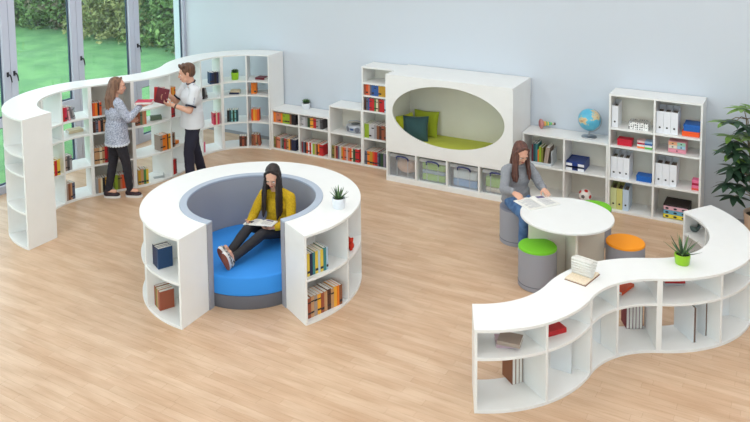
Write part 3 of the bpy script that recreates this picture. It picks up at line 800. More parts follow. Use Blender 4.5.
t = thing('dotted_basket', 'white paper box with black dots in the upper left cell', 'box', (.668, -.35, zG3))
mb = MB(); mb.bx(0, .25, 0, .004, 0, .095); mb.bx(0, .25, .166, .17, 0, .095); mb.bx(0, .004, .004, .166, 0, .095); mb.bx(.246, .25, .004, .166, 0, .095); mb.bx(.004, .246, .004, .166, 0, .004); mb.build('box_body', DOT, t)
mb = MB()
for k in range(5): mb.box((.03+.047*k, .085, .07), (.04, .13, .05), Matrix.Rotation(rad(8*(k-2)), 3, 'Y'))
mb.build('contents', mat('paper_cards', (198,196,190), .8, rgb2=(150,150,146), noise_scale=30), t)
ORG = mat('orange_plastic', (246,92,34), .4); BLU = mat('blue_box', (20,98,184), .45); REDB = mat('red_box', (206,20,52), .45); 
lidbox('storage_tray', 'orange tray box under the blue box in the upper right cell', 1.328, zG3, .215, .27, .066, ORG, cat='box')
lidbox('storage_box', 'blue box stacked on the orange tray in the upper right cell', 1.345, zG3+.0665, .2, .25, .085, BLU, cat='box')
lidbox('storage_box', 'small red box in the second row of the tall right shelf', .525, zG2, .19, .14, .088, REDB)
lidbox('storage_box', 'single blue box in the third row of the tall right shelf', .778, zG1, .195, .16, .078, BLU)
def band(label, x, z, w, h, ca, cb, y=-.36, d=.12):
    t = thing('card_game_box', label, 'box', (x, y, z), 0, 'small striped card boxes')
    mb = MB(); mb.bx(0, w, 0, d, h*.45, h); mb.build('lid', mat('card_'+ca.replace(' ','_'), CARDC[ca], .5), t, bevel=.002)
    mb = MB(); mb.bx(.001, w-.001, .001, d-.001, 0, h*.449); mb.build('box_body', mat('card_'+cb.replace(' ','_'), CARDC[cb], .5), t, bevel=.002)
CARDC = {'pale pink':(234,196,196),'crimson':(190,26,60),'white':(234,234,232),'orange':(240,120,44),'light blue':(158,190,222),'blue':(36,90,170),'green':(92,186,62),'pink':(240,120,160),'deep red':(172,18,60),'coral':(240,92,80)}
band('white-over-orange card box, bottom of left striped stack', .782, zG2, .094, .05, 'white', 'orange'); band('pale-pink-over-crimson card box, top of left striped stack', .782, zG2+.0505, .094, .05, 'pale pink', 'crimson')
band('white-over-green card box, bottom of right striped stack', .879, zG2, .094, .05, 'white', 'green'); band('light-blue-over-blue card box, top of right striped stack', .879, zG2+.0505, .094, .05, 'light blue', 'blue')
band('pink-over-coral card box at the right end of third row', 1.462, zG1, .088, .066, 'pink', 'coral'); band('pink-over-deep-red card box stacked on the coral one', 1.464, zG1+.0665, .084, .066, 'pink', 'deep red')
# small pink chest with coloured drawers
def chest(name, label, x, z, w, d, h, body, rows_, y=-.36, knob=.008, mb_extra=None):
    t = thing(name, label, 'drawer box', (x, y, z))
    mb = MB(); mb.bx(0, w, .012, d, 0, h); mb.build('box_body', body, t, bevel=.003)
    for (xa, xb, za, zb, m, kn) in rows_:
        mb = MB(); mb.bx(xa, xb, 0, .0115, za, zb); dr = mb.build('drawer', m, t, bevel=.002)
        for kx in kn:
            mb = MB(); mb.ell((kx, -.003, (za+zb)/2), (knob*1.7, .005, knob), sub=2); mb.build('knob', DARK, dr)
DC = lambda n, c: mat('drawer_'+n, c, .5)
chest('small_drawer_box', 'small pink drawer box with orange and blue drawers, second row right', 1.168, zG2, .215, .2, .15, DC('rose',(236,164,176)),
      [(.006,.105,.06,.1,DC('light',(236,226,210)),[.055]),(.006,.105,.104,.144,DC('apricot',(246,186,140)),[.055]),(.11,.209,.06,.1,DC('sky',(170,206,226)),[.16]),(.11,.209,.104,.144,DC('mint',(160,214,190)),[.16]),(.006,.209,.01,.054,DC('rose2',(232,150,168)),[.108])], knob=.007)
chest('drawer_box', 'black drawer box with pink, blue and yellow drawers on the bottom shelf', 1.125, zG0, .31, .3, .185, mat('black_card', (44,36,36), .6),
      [(.006,.304,.008,.058,DC('yellow',(240,220,70)),[.05,.15,.25]),(.006,.304,.062,.112,DC('blue',(112,178,206)),[.05,.15,.25]),(.006,.304,.116,.166,DC('pink',(226,178,190)),[.05,.15,.25])], knob=.013)

# low shelf: rack of picture books, letter trays, ball, globe, toy
zF1 = .473
t = thing('book_rack', 'pale wire-look rack holding picture books in the low right shelf', 'rack', (-.66, -.36, zF1))
RACK = mat('pale_plastic', (208,214,220), .4)
mb = MB(); mb.bx(0, .30, 0, .26, 0, .006); mb.bx(0, .30, 0, .005, .006, .035); mb.build('tray', RACK, t, bevel=.002)
mb = MB(); mb.box((.297, .13, .11), (.005, .26, .215)); mb.build('side_plate', RACK, t, bevel=.002)
mb = MB(); mb.box((.0, .13, .11), (.005, .26, .215)); mb.build('side_plate', RACK, t, bevel=.002)
xx = -.648
for col, th, hh, tl in (('maroon',.02,.27,0),('dark teal',.03,.285,0),('teal',.028,.28,0),('orange',.018,.2,0),('light green',.03,.25,0),('olive',.028,.24,0)):
    book('%s picture book standing in the pale rack behind the seated woman' % col, frame((xx, -.345, zF1+.0065), 0), th, hh, .2, col, 'picture books in the pale rack'); xx += th+.002
book('thick beige picture book leaning in the pale rack', frame((xx+.004, -.35, zF1+.0065), 0, 8), .055, .262, .21, 'taupe', 'picture books in the pale rack')
for k, z in enumerate((zF1, zF1+.062)):
    t = thing('letter_tray', ['lower','upper'][k]+' navy letter tray with white front in the low right shelf', 'letter tray', (-.155, -.365, z), 0, 'stacked letter trays')
    NB = mat('navy_tray', (36,64,136), .4)
    mb = MB(); mb.bx(0, .25, 0, .31, 0, .006); mb.bx(0, .006, .006, .31, .006, .058); mb.bx(.244, .25, .006, .31, .006, .058); mb.bx(.006, .244, .304, .31, .006, .058); mb.build('tray', NB, t)
    for xa, xb in ((0, .085), (.165, .25)):
        mb = MB(); mb.bx(xa, xb, -.004, 0, .0, .036); mb.build('front_lip', FILEW, t)
    mb = MB(); mb.bx(.012, .238, .01, .298, .0065, .028 if k == 0 else .05); mb.build('contents', NB if k else mat('dark_blue_papers', (30,44,96), .7), t)
t = thing('ball', 'small white ball with red patches at the back of the lowest shelf', 'ball', (.095, -.28, .0285))
mb = MB(); mb.ell((0,0,.088), (.088,)*3, sub=4)
RC_ = [(Vector((math.cos(a)*.9, -.45, math.sin(a))).normalized()) for a in (0, 1.25, 2.5, 3.75, 5.0)]
mb.build('ball_skin', mat('white_leather', (232,228,222), .4), t, smooth=60)
for nm, vs, m, rr in (('red_patch', RC_, mat('red_leather', (198,48,44), .4), .3), ('dark_patch', [Vector((-.12,-1,.05)).normalized()], mat('dark_grey_leather', (96,90,88), .4), .32)):
    for v in vs:
        mb = MB(); R = v.to_track_quat('Z','Y').to_matrix(); prof = [(0, .0895)]+[(.0895*math.sin(rr*i/4), .0895*math.cos(rr*i/4)) for i in range(1,5)]
        mb.lathe(prof, 5 if nm == 'dark_patch' else 12, (0,0,.088), R); mb.build(nm, m, t, smooth=60)
# globe
t = thing('globe', 'desk globe with blue oceans and silver base on the low right shelf', 'globe', (.118, -.205, .926))
GL = bpy.data.materials.new('globe_map'); GL.use_nodes = True; nt = GL.node_tree; b = nt.nodes['Principled BSDF']
tc = nt.nodes.new('ShaderNodeTexCoord'); n = nt.nodes.new('ShaderNodeTexNoise'); n.inputs['Scale'].default_value = 7.5; n.inputs['Detail'].default_value = 7; n.inputs['Roughness'].default_value = .55
r = nt.nodes.new('ShaderNodeValToRGB'); r.color_ramp.interpolation = 'LINEAR'
e = r.color_ramp.elements; e[0].position = .0; e[0].color = lin((42,140,190)); e[1].position = .535; e[1].color = lin((96,186,214))
for p_, c_ in ((.55,(206,196,160)),(.6,(222,196,150)),(.66,(190,140,104)),(.72,(150,170,110))):
    q = e.new(p_); q.color = lin(c_)
nt.links.new(tc.outputs['Object'], n.inputs['Vector']); nt.links.new(n.outputs['Fac'], r.inputs['Fac']); nt.links.new(r.outputs['Color'], b.inputs['Base Color']); b.inputs['Roughness'].default_value = .3
mb = MB(); mb.ell((0,0,.245), (.152,)*3, sub=5); mb.build('sphere', GL, t, smooth=60)
mb = MB(); mb.lathe([(0,0),(.10,0),(.105,.006),(.1,.014),(.06,.022),(.03,.026),(0,.027)], 40); mb.build('base', CHROME, t, smooth=40)
pts = []
for i in range(15):
    a = rad(-66.5-23-... if False else 0)
    a = rad(-90+12+ (180-20)*i/14 - 14)
    pts.append((.165*math.cos(a), .0, .245+.165*math.sin(a)))
mb = MB(); mb.tube(pts, .006, 8); mb.tube([(.0,0,.024),(.0,0,.06),(pts[1][0]*.6,0,pts[1][2]-.004)], [.012,.01,.009], 10); mb.build('meridian_arm', CHROME, t, smooth=50)
# toy
t = thing('wooden_toy', 'toy with round pink end and striped stick lying on the low right shelf', 'toy', (-.585, -.12, .926), rad(35))
PK = mat('dusty_pink', (206,138,132), .6, noise_amt=.2, noise_scale=30)
R = Matrix.Rotation(rad(90), 3, 'Y')
mb = MB(); mb.lathe([(0,-.02),(.05,-.022),(.066,-.012),(.07,.0),(.06,.02),(.03,.035),(0,.036)], 32, (0,0,.07), R); mb.build('round_end', PK, t, smooth=50)
mb = MB(); mb.lathe([(0,-.026),(.03,-.026),(.045,-.021)], 24, (0,0,.07), R); mb.build('recess', mat('deep_pink', (180,104,104), .7), t)
x0 = .037
for c_, L_, r_ in (((226,170,90),.03,.036),((96,170,90),.02,.034),((226,196,90),.02,.03),((80,170,150),.025,.026),((120,190,110),.025,.02),((230,200,180),.03,.014),((60,50,50),.022,.018)):
    mb = MB(); mb.lathe([(0,0),(r_,0),(r_*.93,L_),(0,L_)], 20, (x0,0,.07-.05*(x0-.03)), R); mb.build('stripe_ring', mat('toy_%d_%d_%d' % c_, c_, .5), t, smooth=40); x0 += L_
# radio
t = thing('radio', 'silver portable radio in the middle-height bookcase', 'radio', (-3.64, -.2, .4735), 0)
SIL = mat('silver_plastic', (186,190,198), .3, metal=.4)
mb = MB(); mb.lathe([(0,0),(.8,0),(.98,.2),(1,.5),(.94,.8),(.7,.96),(0,1)], 40); 
for v in mb.bm.verts: v.co = Vector((v.co.x*.168, v.co.y*.118, v.co.z*.128))
mb.build('body', SIL, t, smooth=50)
mb = MB(); mb.lathe([(0,.118),(.07,.118),(.072,.130),(.06,.136),(0,.138)], 32); mb.build('disc_lid', mat('dark_silver', (120,124,132), .25, metal=.5), t, smooth=40)
for sx in (-1,1):
    mb = MB(); R = Matrix.Rotation(rad(90), 3, 'X') ; R = Matrix.Rotation(rad(sx*32), 3, 'Z') @ R
    mb.lathe([(0,0),(.036,0),(.042,.008),(0,.01)], 28, (sx*.085, -.098, .06), R); mb.build('speaker_grille', mat('grille_grey', (120,124,136), .5), t, smooth=40)
mb = MB(); mb.box((0,-.116,.06), (.06,.012,.032)); mb.build('display', mat('radio_display', (60,90,140), .3), t, bevel=.002)
mb = MB(); mb.tube([(-.15,0,.08),(-.14,.03,.15),(0,.05,.165),(.14,.03,.15),(.15,0,.08)], .008, 8); mb.build('handle', SIL, t, smooth=50)
# small odds
t = thing('figurine', 'small red toy figure on the upper outer shelf of the ring at right', 'toy', (-1.505, -3.945, .4735))
RT = mat('red_plush', (206,52,30), .8, bump=.5, bump_scale=80)
mb = MB(); mb.ell((0,0,.04), (.036,.034,.04)); mb.ell((-.02,-.03,.014), (.016,.024,.014)); mb.ell((.02,-.03,.014), (.016,.024,.014)); mb.build('body', RT, t, smooth=60)
mb = MB(); mb.ell((0,-.004,.098), (.03,.028,.028)); mb.ell((-.022,0,.122), (.011,.008,.011)); mb.ell((.022,0,.122), (.011,.008,.011)); mb.build('head', RT, t, smooth=60)
t = thing('bookend', 'small grey metal bookend lying on the lowest shelf between the standing pair', 'bookend', (-5.87, -2.50, z0), rad(55))
mb = MB(); mb.bx(0, .16, 0, .09, 0, .004); mb.build('base_plate', CHROME, t); mb = MB(); mb.box((.157,.045,.03), (.004,.06,.055)); mb.build('end_plate', CHROME, t)
t = thing('bowl', 'small dark grey-green bowl on the upper shelf of the low wave rear unit', 'bowl', (1.665, -1.72, .4835))
mb = MB(); mb.lathe([(0,0),(.03,0),(.05,.02),(.062,.05),(.064,.07),(.058,.07),(.05,.03),(0,.012)], 28); mb.build('bowl_body', mat('dark_sage_glaze', (82,100,98), .4), t, smooth=50)

# ------------------------------------------------------------------ potted plants
LG = mat('succulent_green', (74,110,66), .5, rgb2=(104,134,84), noise_scale=14)
LGD = mat('dark_succulent_green', (44,70,48), .5, rgb2=(70,98,66), noise_scale=14)
def leafmesh(mb, base, d, L, w, thick, bend=0):
    d = Vector(d).normalized(); up = Vector((0,0,1)); s = d.cross(up)
    s = Vector((1,0,0)) if s.length < .05 else s.normalized()
    nrm = s.cross(d).normalized(); n = 6; rings = []
    for i in range(n+1):
        u = i/n; wd = w*(math.sin(PI*(.18+.82*u))**.8 if u < 1 else .02)*(1-.25*u); wd = max(wd, .0006)
        p = Vector(base)+d*L*u+Vector((0,0,-bend*L*u*u))
        tk = thick*(1-u)*.9+.0008
        rings.append([mb.bm.verts.new(p+s*wd), mb.bm.verts.new(p+nrm*tk*.35), mb.bm.verts.new(p-s*wd), mb.bm.verts.new(p-nrm*tk)])
    fs = []
    for a, b in zip(rings[:-1], rings[1:]):
        for k in range(4): fs.append(mb.bm.faces.new((a[k], a[(k+1)%4], b[(k+1)%4], b[k])))
    fs.append(mb.bm.faces.new(rings[0])); fs.append(mb.bm.faces.new(list(reversed(rings[-1])))); mb._set(fs)
def potplant(label, loc, r, h, potm, style, L, group='small potted succulents', taper=.9, rr=0):
    t = thing('potted_plant', label, 'potted plant', loc, 0, group)
    mb = MB(); mb.lathe([(0,0),(r*taper*.94,0),(r*taper,.006),(r,h*.7),(r,h-.003),(r*.97,h),(r*.9,h-.002),(r*.88,h-.02),(0,h-.02)], 36); mb.build('pot', potm, t, smooth=40)
    mb = MB(); mb.lathe([(0,h-.0195),(r*.87,h-.0195),(r*.5,h-.012),(0,h-.01)], 24); mb.build('soil', SOIL, t)
    random.seed(hash(label) % 1000 if False else int(1000*(abs(loc[0])+abs(loc[1]))))
    if style == 'aloe':
        N_ = 18
        for k in range(N_):
            a = k*2.4; e = .25+1.15*(k/N_); mb = MB()
            d = (math.cos(a)*math.cos(e), math.sin(a)*math.cos(e), math.sin(e))
            leafmesh(mb, (math.cos(a)*.008, math.sin(a)*.008, h-.014), d, L*random.uniform(.8,1.05), .0125, .009, -.12)
            mb.build('leaf', LG if k % 3 else LGD, t, smooth=50)
    elif style == 'rosette':
        for c in ((-.38,.1,.62),(.36,-.12,.7),(.05,.35,.66),(-.1,-.4,.6),(.42,.35,.55)):
            for k in range(12):
                a = k*2.4; e = .1+1.2*(k/12); mb = MB()
                d = (math.cos(a)*math.cos(e), math.sin(a)*math.cos(e), math.sin(e))
                leafmesh(mb, (c[0]*r+d[0]*.004, c[1]*r+d[1]*.004, h-.012+c[2]*L*.45), d, L*.62, L*.2, .008, -.1)
                mb.build('leaf', LG if k % 2 else LGD, t, smooth=50)
            mb = MB(); mb.tube([(c[0]*r,c[1]*r,h-.014),(c[0]*r,c[1]*r,h-.012+c[2]*L*.47)], .006, 6); mb.build('stem', LGD, t)
    return t
WP = mat('white_ceramic_pot', (232,236,242), .35); LP = mat('lime_ceramic_pot', (150,202,34), .35)
potplant('aloe with pointed leaves in a white pot on top of the ring', (-1.62,-3.995,HR), .072, .112, WP, 'aloe', .135)
potplant('long-leaved aloe in a lime green pot on the low front wave', (1.727,-3.155,HF), .072, .1, LP, 'aloe', .19)
potplant('rosette succulent in a white pot on the lowest two-bay bookcase', (-4.665,-.115,.701), .07, .1, WP, 'rosette', .09)
potplant('dark rosette succulent in a lime pot inside the tall wave top shelf', (-5.83,-.56,z3), .066, .125, LP, 'rosette', .075)

# big umbrella plant at right
t = thing('umbrella_plant', 'tall umbrella plant in a beige pot right of the tall shelf', 'potted plant', (2.27, -.45, 0))
POTM = mat('beige_planter', (206,178,156), .5)
mb = MB(); mb.lathe([(0,0),(.155,0),(.165,.01),(.195,.33),(.195,.345),(.182,.345),(.175,.3),(0,.3)], 48); mb.build('pot', POTM, t, smooth=40)
mb = MB(); mb.lathe([(0,.301),(.176,.301),(.1,.312),(0,.316)], 32); mb.build('soil', SOIL, t)
STEM = mat('plant_stem', (128,112,84), .8); LFD = mat('umbrella_leaf_dark', (36,58,44), .4, rgb2=(56,84,60), noise_scale=6); LFL = mat('umbrella_leaf_light', (96,132,54), .45, rgb2=(122,156,72), noise_scale=6)
random.seed(11)
heads = [(-.42,1.45,-.08,1),(-.25,1.62,.02,1),(-.16,1.44,-.1,0),(-.36,1.30,-.12,1),(-.32,1.22,-.06,0),(-.36,1.06,-.1,1),(-.18,.98,-.12,0),(-.38,.70,-.1,0),(-.24,.84,.1,0),(-.1,1.62,.05,1),(.0,1.35,-.05,0),(.1,1.1,0,0),(-.30,.55,-.12,0),(.12,1.5,0,1),(.22,.85,.05,0),(-.22,1.30,.12,0),(-.15,1.16,-.12,1),(.26,1.28,-.05,0),(-.30,1.50,-.14,0),(-.26,1.12,-.16,0),(-.33,.92,-.12,0),(-.20,.70,-.16,0),(-.08,.86,-.1,0),(-.30,.82,-.05,0),(-.12,1.30,-.14,1),(-.20,1.02,-.05,0),(.05,.95,-.12,0),(-.02,1.50,-.12,0),(.16,1.65,0,1),(-.05,.72,-.12,0),(-.36,1.18,-.12,0)]
trunks = [[(-.03,0,.3),(-.10,.0,.75),(-.16,.02,1.15),(-.2,.02,1.5)],[(.04,.02,.3),(.05,.03,.8),(.04,.02,1.3),(.0,.02,1.58)],[(0,-.05,.3),(-.07,-.06,.55),(-.14,-.07,.8)]]
for tr in trunks:
    mb = MB(); mb.tube(tr, [.016,.013,.011,.008][:len(tr)], 8); mb.build('stem', STEM, t, smooth=50)
allp = [Vector(p) for tr in trunks for p in tr[1:]]
for (hx, hz, hy, lt) in heads:
    c = Vector((hx, hy, hz))
    q = min(allp, key=lambda p: (p-c).length+max(0, p.z-c.z)*2)
    mb = MB(); mb.tube([q, (q+c)/2+Vector((0,0,.04)), c], [.006,.005,.004], 6); mb.build('leaf_stalk', STEM, t)
    mb = MB(); nl = random.choice([7,8,9]); a0 = random.uniform(0,6)
    for k in range(nl):
        a = a0+k*2*PI/nl
        L = random.uniform(.17,.225); el = random.uniform(-.45,.05) if not lt else random.uniform(-.15,.4)
        d = (math.cos(a)*math.cos(el), math.sin(a)*math.cos(el)*.9, math.sin(el))
        leafmesh(mb, c+Vector(d)*.015, d, L, .044, .004, .22)
    mb.build('leaf_cluster', LFL if lt else LFD, t, smooth=60)
# ------------------------------------------------------------------ people
def fused(mb, name, mats, parent=None, voxel=.007, smooth=6, wrinkle=0, wscale=9, pick=None, cut=None):
    """melts the collected capsules into one continuous skin"""
    bmesh.ops.recalc_face_normals(mb.bm, faces=mb.bm.faces)
    me = bpy.data.meshes.new('tmp'); mb.bm.to_mesh(me); mb.bm.free()
    o = bpy.data.objects.new('tmp', me); ts = bpy.data.scenes.new('tmp'); ts.collection.objects.link(o)
    r = o.modifiers.new('r', 'REMESH'); r.mode = 'VOXEL'; r.voxel_size = voxel
    if smooth:
        s = o.modifiers.new('s', 'SMOOTH'); s.factor = .5; s.iterations = smooth
    ts.view_layers[0].update(); dg = ts.view_layers[0].depsgraph
    m2 = bpy.data.meshes.new_from_object(o.evaluated_get(dg)); m2.name = name
    bpy.data.objects.remove(o); bpy.data.meshes.remove(me); bpy.data.scenes.remove(ts)
    if wrinkle:
        for v in m2.vertices:
            c = v.co
            v.co = c+v.normal*wrinkle*(noise.noise(Vector((c.x*wscale, c.y*wscale, c.z*wscale*1.6)))+.5*noise.noise(c*wscale*2.3))
    if not isinstance(mats, (list, tuple)): mats = [mats]
    m2.materials.clear()
    for m in mats: m2.materials.append(m)
    for p in m2.polygons:
        p.use_smooth = True; p.material_index = pick(p.center) if pick else 0
    ob = bpy.data.objects.new(name, m2); COL.objects.link(ob)
    if parent: ob.parent = parent
    return ob
SKIN = mat('skin', (226,176,150), .5, rgb2=(218,162,138), noise_scale=8)
LIP = mat('lips', (186,98,92), .45)
EYEW = mat('eye_white', (236,234,230), .25); IRIS = mat('iris_brown', (58,40,30), .25); BROW = mat('eyebrow_brown', (70,48,38), .8)

def hand(mb, w, d, n, side, curl=.35, s=1.0, thumb_in=.3):
    """side: +1 right hand, -1 left; d towards the fingers, n out of the palm"""
    w = Vector(w); d = Vector(d).normalized(); n = Vector(n); n = (n-d*n.dot(d)).normalized()
    lat = d.cross(n)*side; lat = lat.normalized()
    for i in range(4):
        o = (1.5-i)*.0195*s
        mb.cap(w+d*.015*s+lat*o*.55, .0145*s, w+d*.085*s+lat*o, .0108*s)
        L = (.07,.078,.072,.056)[i]*s; p = w+d*(.088-.003*abs(1.2-i))*s+lat*o
        dd = d.copy(); spread = lat*((1.5-i)*.05)
        r = .0083*s
        for j, fr in enumerate((.45,.3,.25)):
            c = curl*(.6 if j == 0 else 1)
            ax_ = d.cross(n).normalized()
            dd = Matrix.Rotation(c, 3, ax_) @ dd
            q = p+(dd+spread).normalized()*L*fr
            mb.cap(p, r, q, r*.9); p = q; r *= .9
    p = w+d*.022*s+lat*.022*s
    q = p+(d*.62+lat*.7+n*thumb_in).normalized()*.042*s; mb.cap(p, .0135*s, q, .011*s)
    q2 = q+(d*.85+lat*.3+n*thumb_in).normalized()*.03*s; mb.cap(q, .0105*s, q2, .009*s)
    q3 = q2+(d*.95+lat*.05+n*thumb_in).normalized()*.022*s; mb.cap(q2, .009*s, q3, .0075*s)

def head_parts(mb, c, R, s=1.0, female=True):
    """c head centre, R columns right, forward, up"""
    P = lambda x, y, z: Vector(c)+R @ (Vector((x, y, z))*s)
    mb.ell(P(0,-.012,.032), (.073*s,.092*s,.085*s), R)
    mb.ell(P(0,.018,-.02), (.062*s,.072*s,.085*s), R)
    mb.ell(P(0,.048,-.075), (.038*s,.036*s,.032*s), R)          # chin
    mb.ell(P(0,.074,.03), (.05*s,.016*s,.02*s), R)              # brow
    for sx in (-1,1):
        mb.ell(P(sx*.038,.062,-.028), (.022*s,.02*s,.022*s), R)  # cheeks
        mb.ell(P(sx*.074,-.004,-.008), (.008*s,.018*s,.03*s), R) # ears
        mb.ell(P(sx*.045,.02,-.06), (.02*s,.04*s,.025*s), R)     # jaw
    mb.cap(P(0,.086,.015), .0075*s, P(0,.102,-.022), .0115*s)   # nose
    mb.ell(P(0,.098,-.026), (.015*s,.012*s,.008*s), R)
    mb.ell(P(0,.083,-.052), (.023*s,.012*s,.010*s), R)          # lips
def face_details(body, c, R, s=1.0):
    P = lambda x, y, z: Vector(c)+R @ (Vector((x, y, z))*s)
    for sx in (-1,1):
        mb = MB(); mb.ell(P(sx*.031,.0775,.004), (.0115*s,.0078*s,.0042*s), R, 2); e = mb.build('eye', EYEW, body, smooth=60)
        mb = MB(); mb.ell(P(sx*.031,.0835,.002), (.0055*s,.0025*s,.0042*s), R, 2); mb.build('iris', IRIS, e, smooth=60)
        mb = MB(); mb.tube([P(sx*.014,.091,.024), P(sx*.032,.091,.029), P(sx*.05,.080,.023)], [.003*s,.0036*s,.002*s], 6); mb.build('eyebrow', BROW, body, smooth=60)
    mb = MB(); mb.ell(P(0,.0925,-.0485), (.021*s,.0055*s,.005*s), R, 2); mb.ell(P(0,.0920,-.0565), (.018*s,.006*s,.0055*s), R, 2); mb.build('lips', LIP, body, smooth=60)

def frame3(right, up):
    right = Vector(right).normalized(); up = Vector(up); up = (up-right*up.dot(right)).normalized()
    fwd = up.cross(right)
    return Matrix((right, fwd, up)).transposed()
def headrot(yaw, pitch, roll=0, base=None):
    """yaw to the left, pitch up in degrees, in the person's frame"""
    M = Matrix.Rotation(rad(yaw), 3, 'Z') @ Matrix.Rotation(rad(pitch), 3, 'X') @ Matrix.Rotation(rad(roll), 3, 'Y')
    return (base @ M) if base is not None else M

def person(label, loc, F, J, hands, hd, s=1.0, female=True, bare_arms=False, shoes=None):
    F = Vector((F[0], F[1], 0)).normalized()
    rz = math.atan2(F.y, F.x)-PI/2
    J = {k: Vector(v) for k, v in J.items()}
    Rt = frame3(J['shR']-J['shL'], J['neck']-J['pelvis'])
    mb = MB()
    hs = .98 if female else 1.04
    # torso
    pel, ch, nk = J['pelvis'], J['chest'], J['neck']
    w = 1.0 if female else 1.2
    mb.ell(pel, (.145*w,.10*w,.12), Rt); mb.ell(pel.lerp(ch,.5), (.115*w,.088*w,.14), Rt); mb.ell(ch, (.135*w,.10*w,.15), Rt)
    mb.cap(J['shL'], .045*w, nk-Rt@Vector((.03,.0,.02)), .05); mb.cap(J['shR'], .045*w, nk+Rt@Vector((.03,0,-.02)), .05)
    mb.cap(nk-Rt@Vector((0,.005,.04)), .052*w, hd['c']-hd['R']@Vector((0,.02,.05)), .047*w)
    for S_ in 'LR':
        mb.cap(J['sh'+S_], .047*w, J['el'+S_], .037*w); mb.cap(J['el'+S_], .037*w, J['wr'+S_], .0255*w)
        mb.cap(J['hip'+S_], .08, J['kn'+S_], .053); mb.cap(J['kn'+S_], .053, J['an'+S_], .036)
        mb.cap(J['an'+S_], .036, J['an'+S_]+J['foot'+S_].normalized()*.10-Vector((0,0,.0)), .026)
        h = hands[S_]
        mb.cap(J['wr'+S_], .0245*w, J['wr'+S_]+Vector(h['d']).normalized()*.03, .021*w)
        hand(mb, J['wr'+S_]+Vector(h['d']).normalized()*.012, h['d'], h['n'], 1 if S_ == 'R' else -1, h.get('curl', .35), hs, h.get('thumb', .3))
    head_parts(mb, hd['c'], hd['R'], s=1.06 if female else 1.2, female=female)
    body = fused(mb, 'person', SKIN, None, .0055, 3)
    body.location = loc; body.rotation_euler = (0,0,rz)
    tag(body, label, 'person')
    body.scale = (s,s,s)
    face_details(body, hd['c'], hd['R'], 1.06 if female else 1.2)
    body['_'] = 1; del body['_']
    return body, J, Rt
def limb(mb, a, ra, b, rb): mb.cap(a, ra, b, rb)
def top(body, J, Rt, m, hem, sleeve=1.0, w=1.0, loose=1.0, name='sweater', wr=.006, pick=None, mats=None):
    mb = MB(); pel, ch, nk = J['pelvis'], J['chest'], J['neck']
    mb.ell(ch, (.152*w*loose,.118*w*loose,.155), Rt); mb.ell(pel.lerp(ch,.5), (.138*w*loose,.112*w*loose,.15), Rt)
    q = Rt@Vector((0,0,1)); mb.ecyl(pel+q*(.13), pel+q*hem, (.150*w*loose,.118*w*loose), (.192*w, .142*w), Rt)
    mb.cap(J['shL'], .062*w, nk-Rt@Vector((.045,.0,.035)), .058); mb.cap(J['shR'], .062*w, nk+Rt@Vector((.045,0,-.035)), .058)
    mb.ell(nk-Rt@Vector((0,0,.03)), (.07,.062,.04), Rt)
    for S_ in 'LR':
        if sleeve >= 1:
            e = J['wr'+S_].lerp(J['el'+S_], .06)
            mb.cap(J['sh'+S_], .062*w, J['el'+S_], .053*loose); mb.cap(J['el'+S_], .053*loose, e, .040*loose)
        else:
            e = J['sh'+S_].lerp(J['el'+S_], sleeve); mb.cap(J['sh'+S_], .066*w, e, .062*w)
    return fused(mb, name, mats or m, body, .0085, 5, wr, 9, pick)
def trousers(body, J, Rt, m, w=1.0, waist=.05, calf=.048, name='trousers', wr=.004):
    mb = MB(); pel = J['pelvis']
    mb.ell(pel+Rt@Vector((0,-.004,waist*.3)), (.158*w,.118*w,.115), Rt)
    for S_ in 'LR':
        mb.cap(J['hip'+S_], .096*w, J['kn'+S_], .064*w); e = J['an'+S_].lerp(J['kn'+S_], .07)
        mb.cap(J['kn'+S_], .064*w, J['kn'+S_].lerp(e, .35), .062*w); mb.cap(J['kn'+S_].lerp(e, .35), .062*w, e, calf)
    return fused(mb, name, m, body, .0085, 5, wr, 10)
def shoe(body, an, toe, up, m_up, m_sole, lace=None, L=.25):
    toe = Vector(toe).normalized(); up = Vector(up); up = (up-toe*up.dot(toe)).normalized(); sd = toe.cross(up)
    R = Matrix((sd, toe, up)).transposed(); P = lambda x, y, z: Vector(an)+R@Vector((x,y,z))
    mb = MB()
    mb.cap(P(0,-.035,-.035), .038, P(0,-.01,-.005), .040); mb.cap(P(0,-.03,-.045), .035, P(0,.06,-.045), .037); mb.ell(P(0,.1,-.052), (.043,.07,.03), R); mb.cap(P(0,.0,-.01), .036, P(0,.075,-.04), .03)
    sh = fused(mb, 'shoe', m_up, body, .006, 4)
    mb = MB(); pts = []
    for i in range(28):
        a = 2*PI*i/28; y = .055+.125*math.sin(a); x = (.036+.012*(math.sin(a)*.6+.4))*math.cos(a)*(1 if math.sin(a) < .75 else .95)
        pts.append((x, y))
    a_ = [mb.bm.verts.new(P(x,y,-.098)) for x,y in pts]; b_ = [mb.bm.verts.new(P(x*1.02,y*1.01,-.068)) for x,y in pts]
    n = len(pts); mb.bm.faces.new(a_); mb.bm.faces.new(list(reversed(b_)))
    for i in range(n): mb.bm.faces.new((a_[i], a_[(i+1)%n], b_[(i+1)%n], b_[i]))
    so = mb.build('sole', m_sole if not isinstance(m_sole, tuple) else list(m_sole), sh, smooth=50)
    if isinstance(m_sole, tuple):
        for p in so.data.polygons: p.material_index = 1 if len(p.vertices) > 6 else 0
    if lace:
        mb = MB()
        for k in range(4): mb.tube([P(-.026,.02+.018*k,-.012-.008*k), P(0,.024+.018*k,.010-.008*k), P(.026,.02+.018*k,-.012-.008*k)], .004, 6)
        mb.build('laces', lace, sh)
    return sh
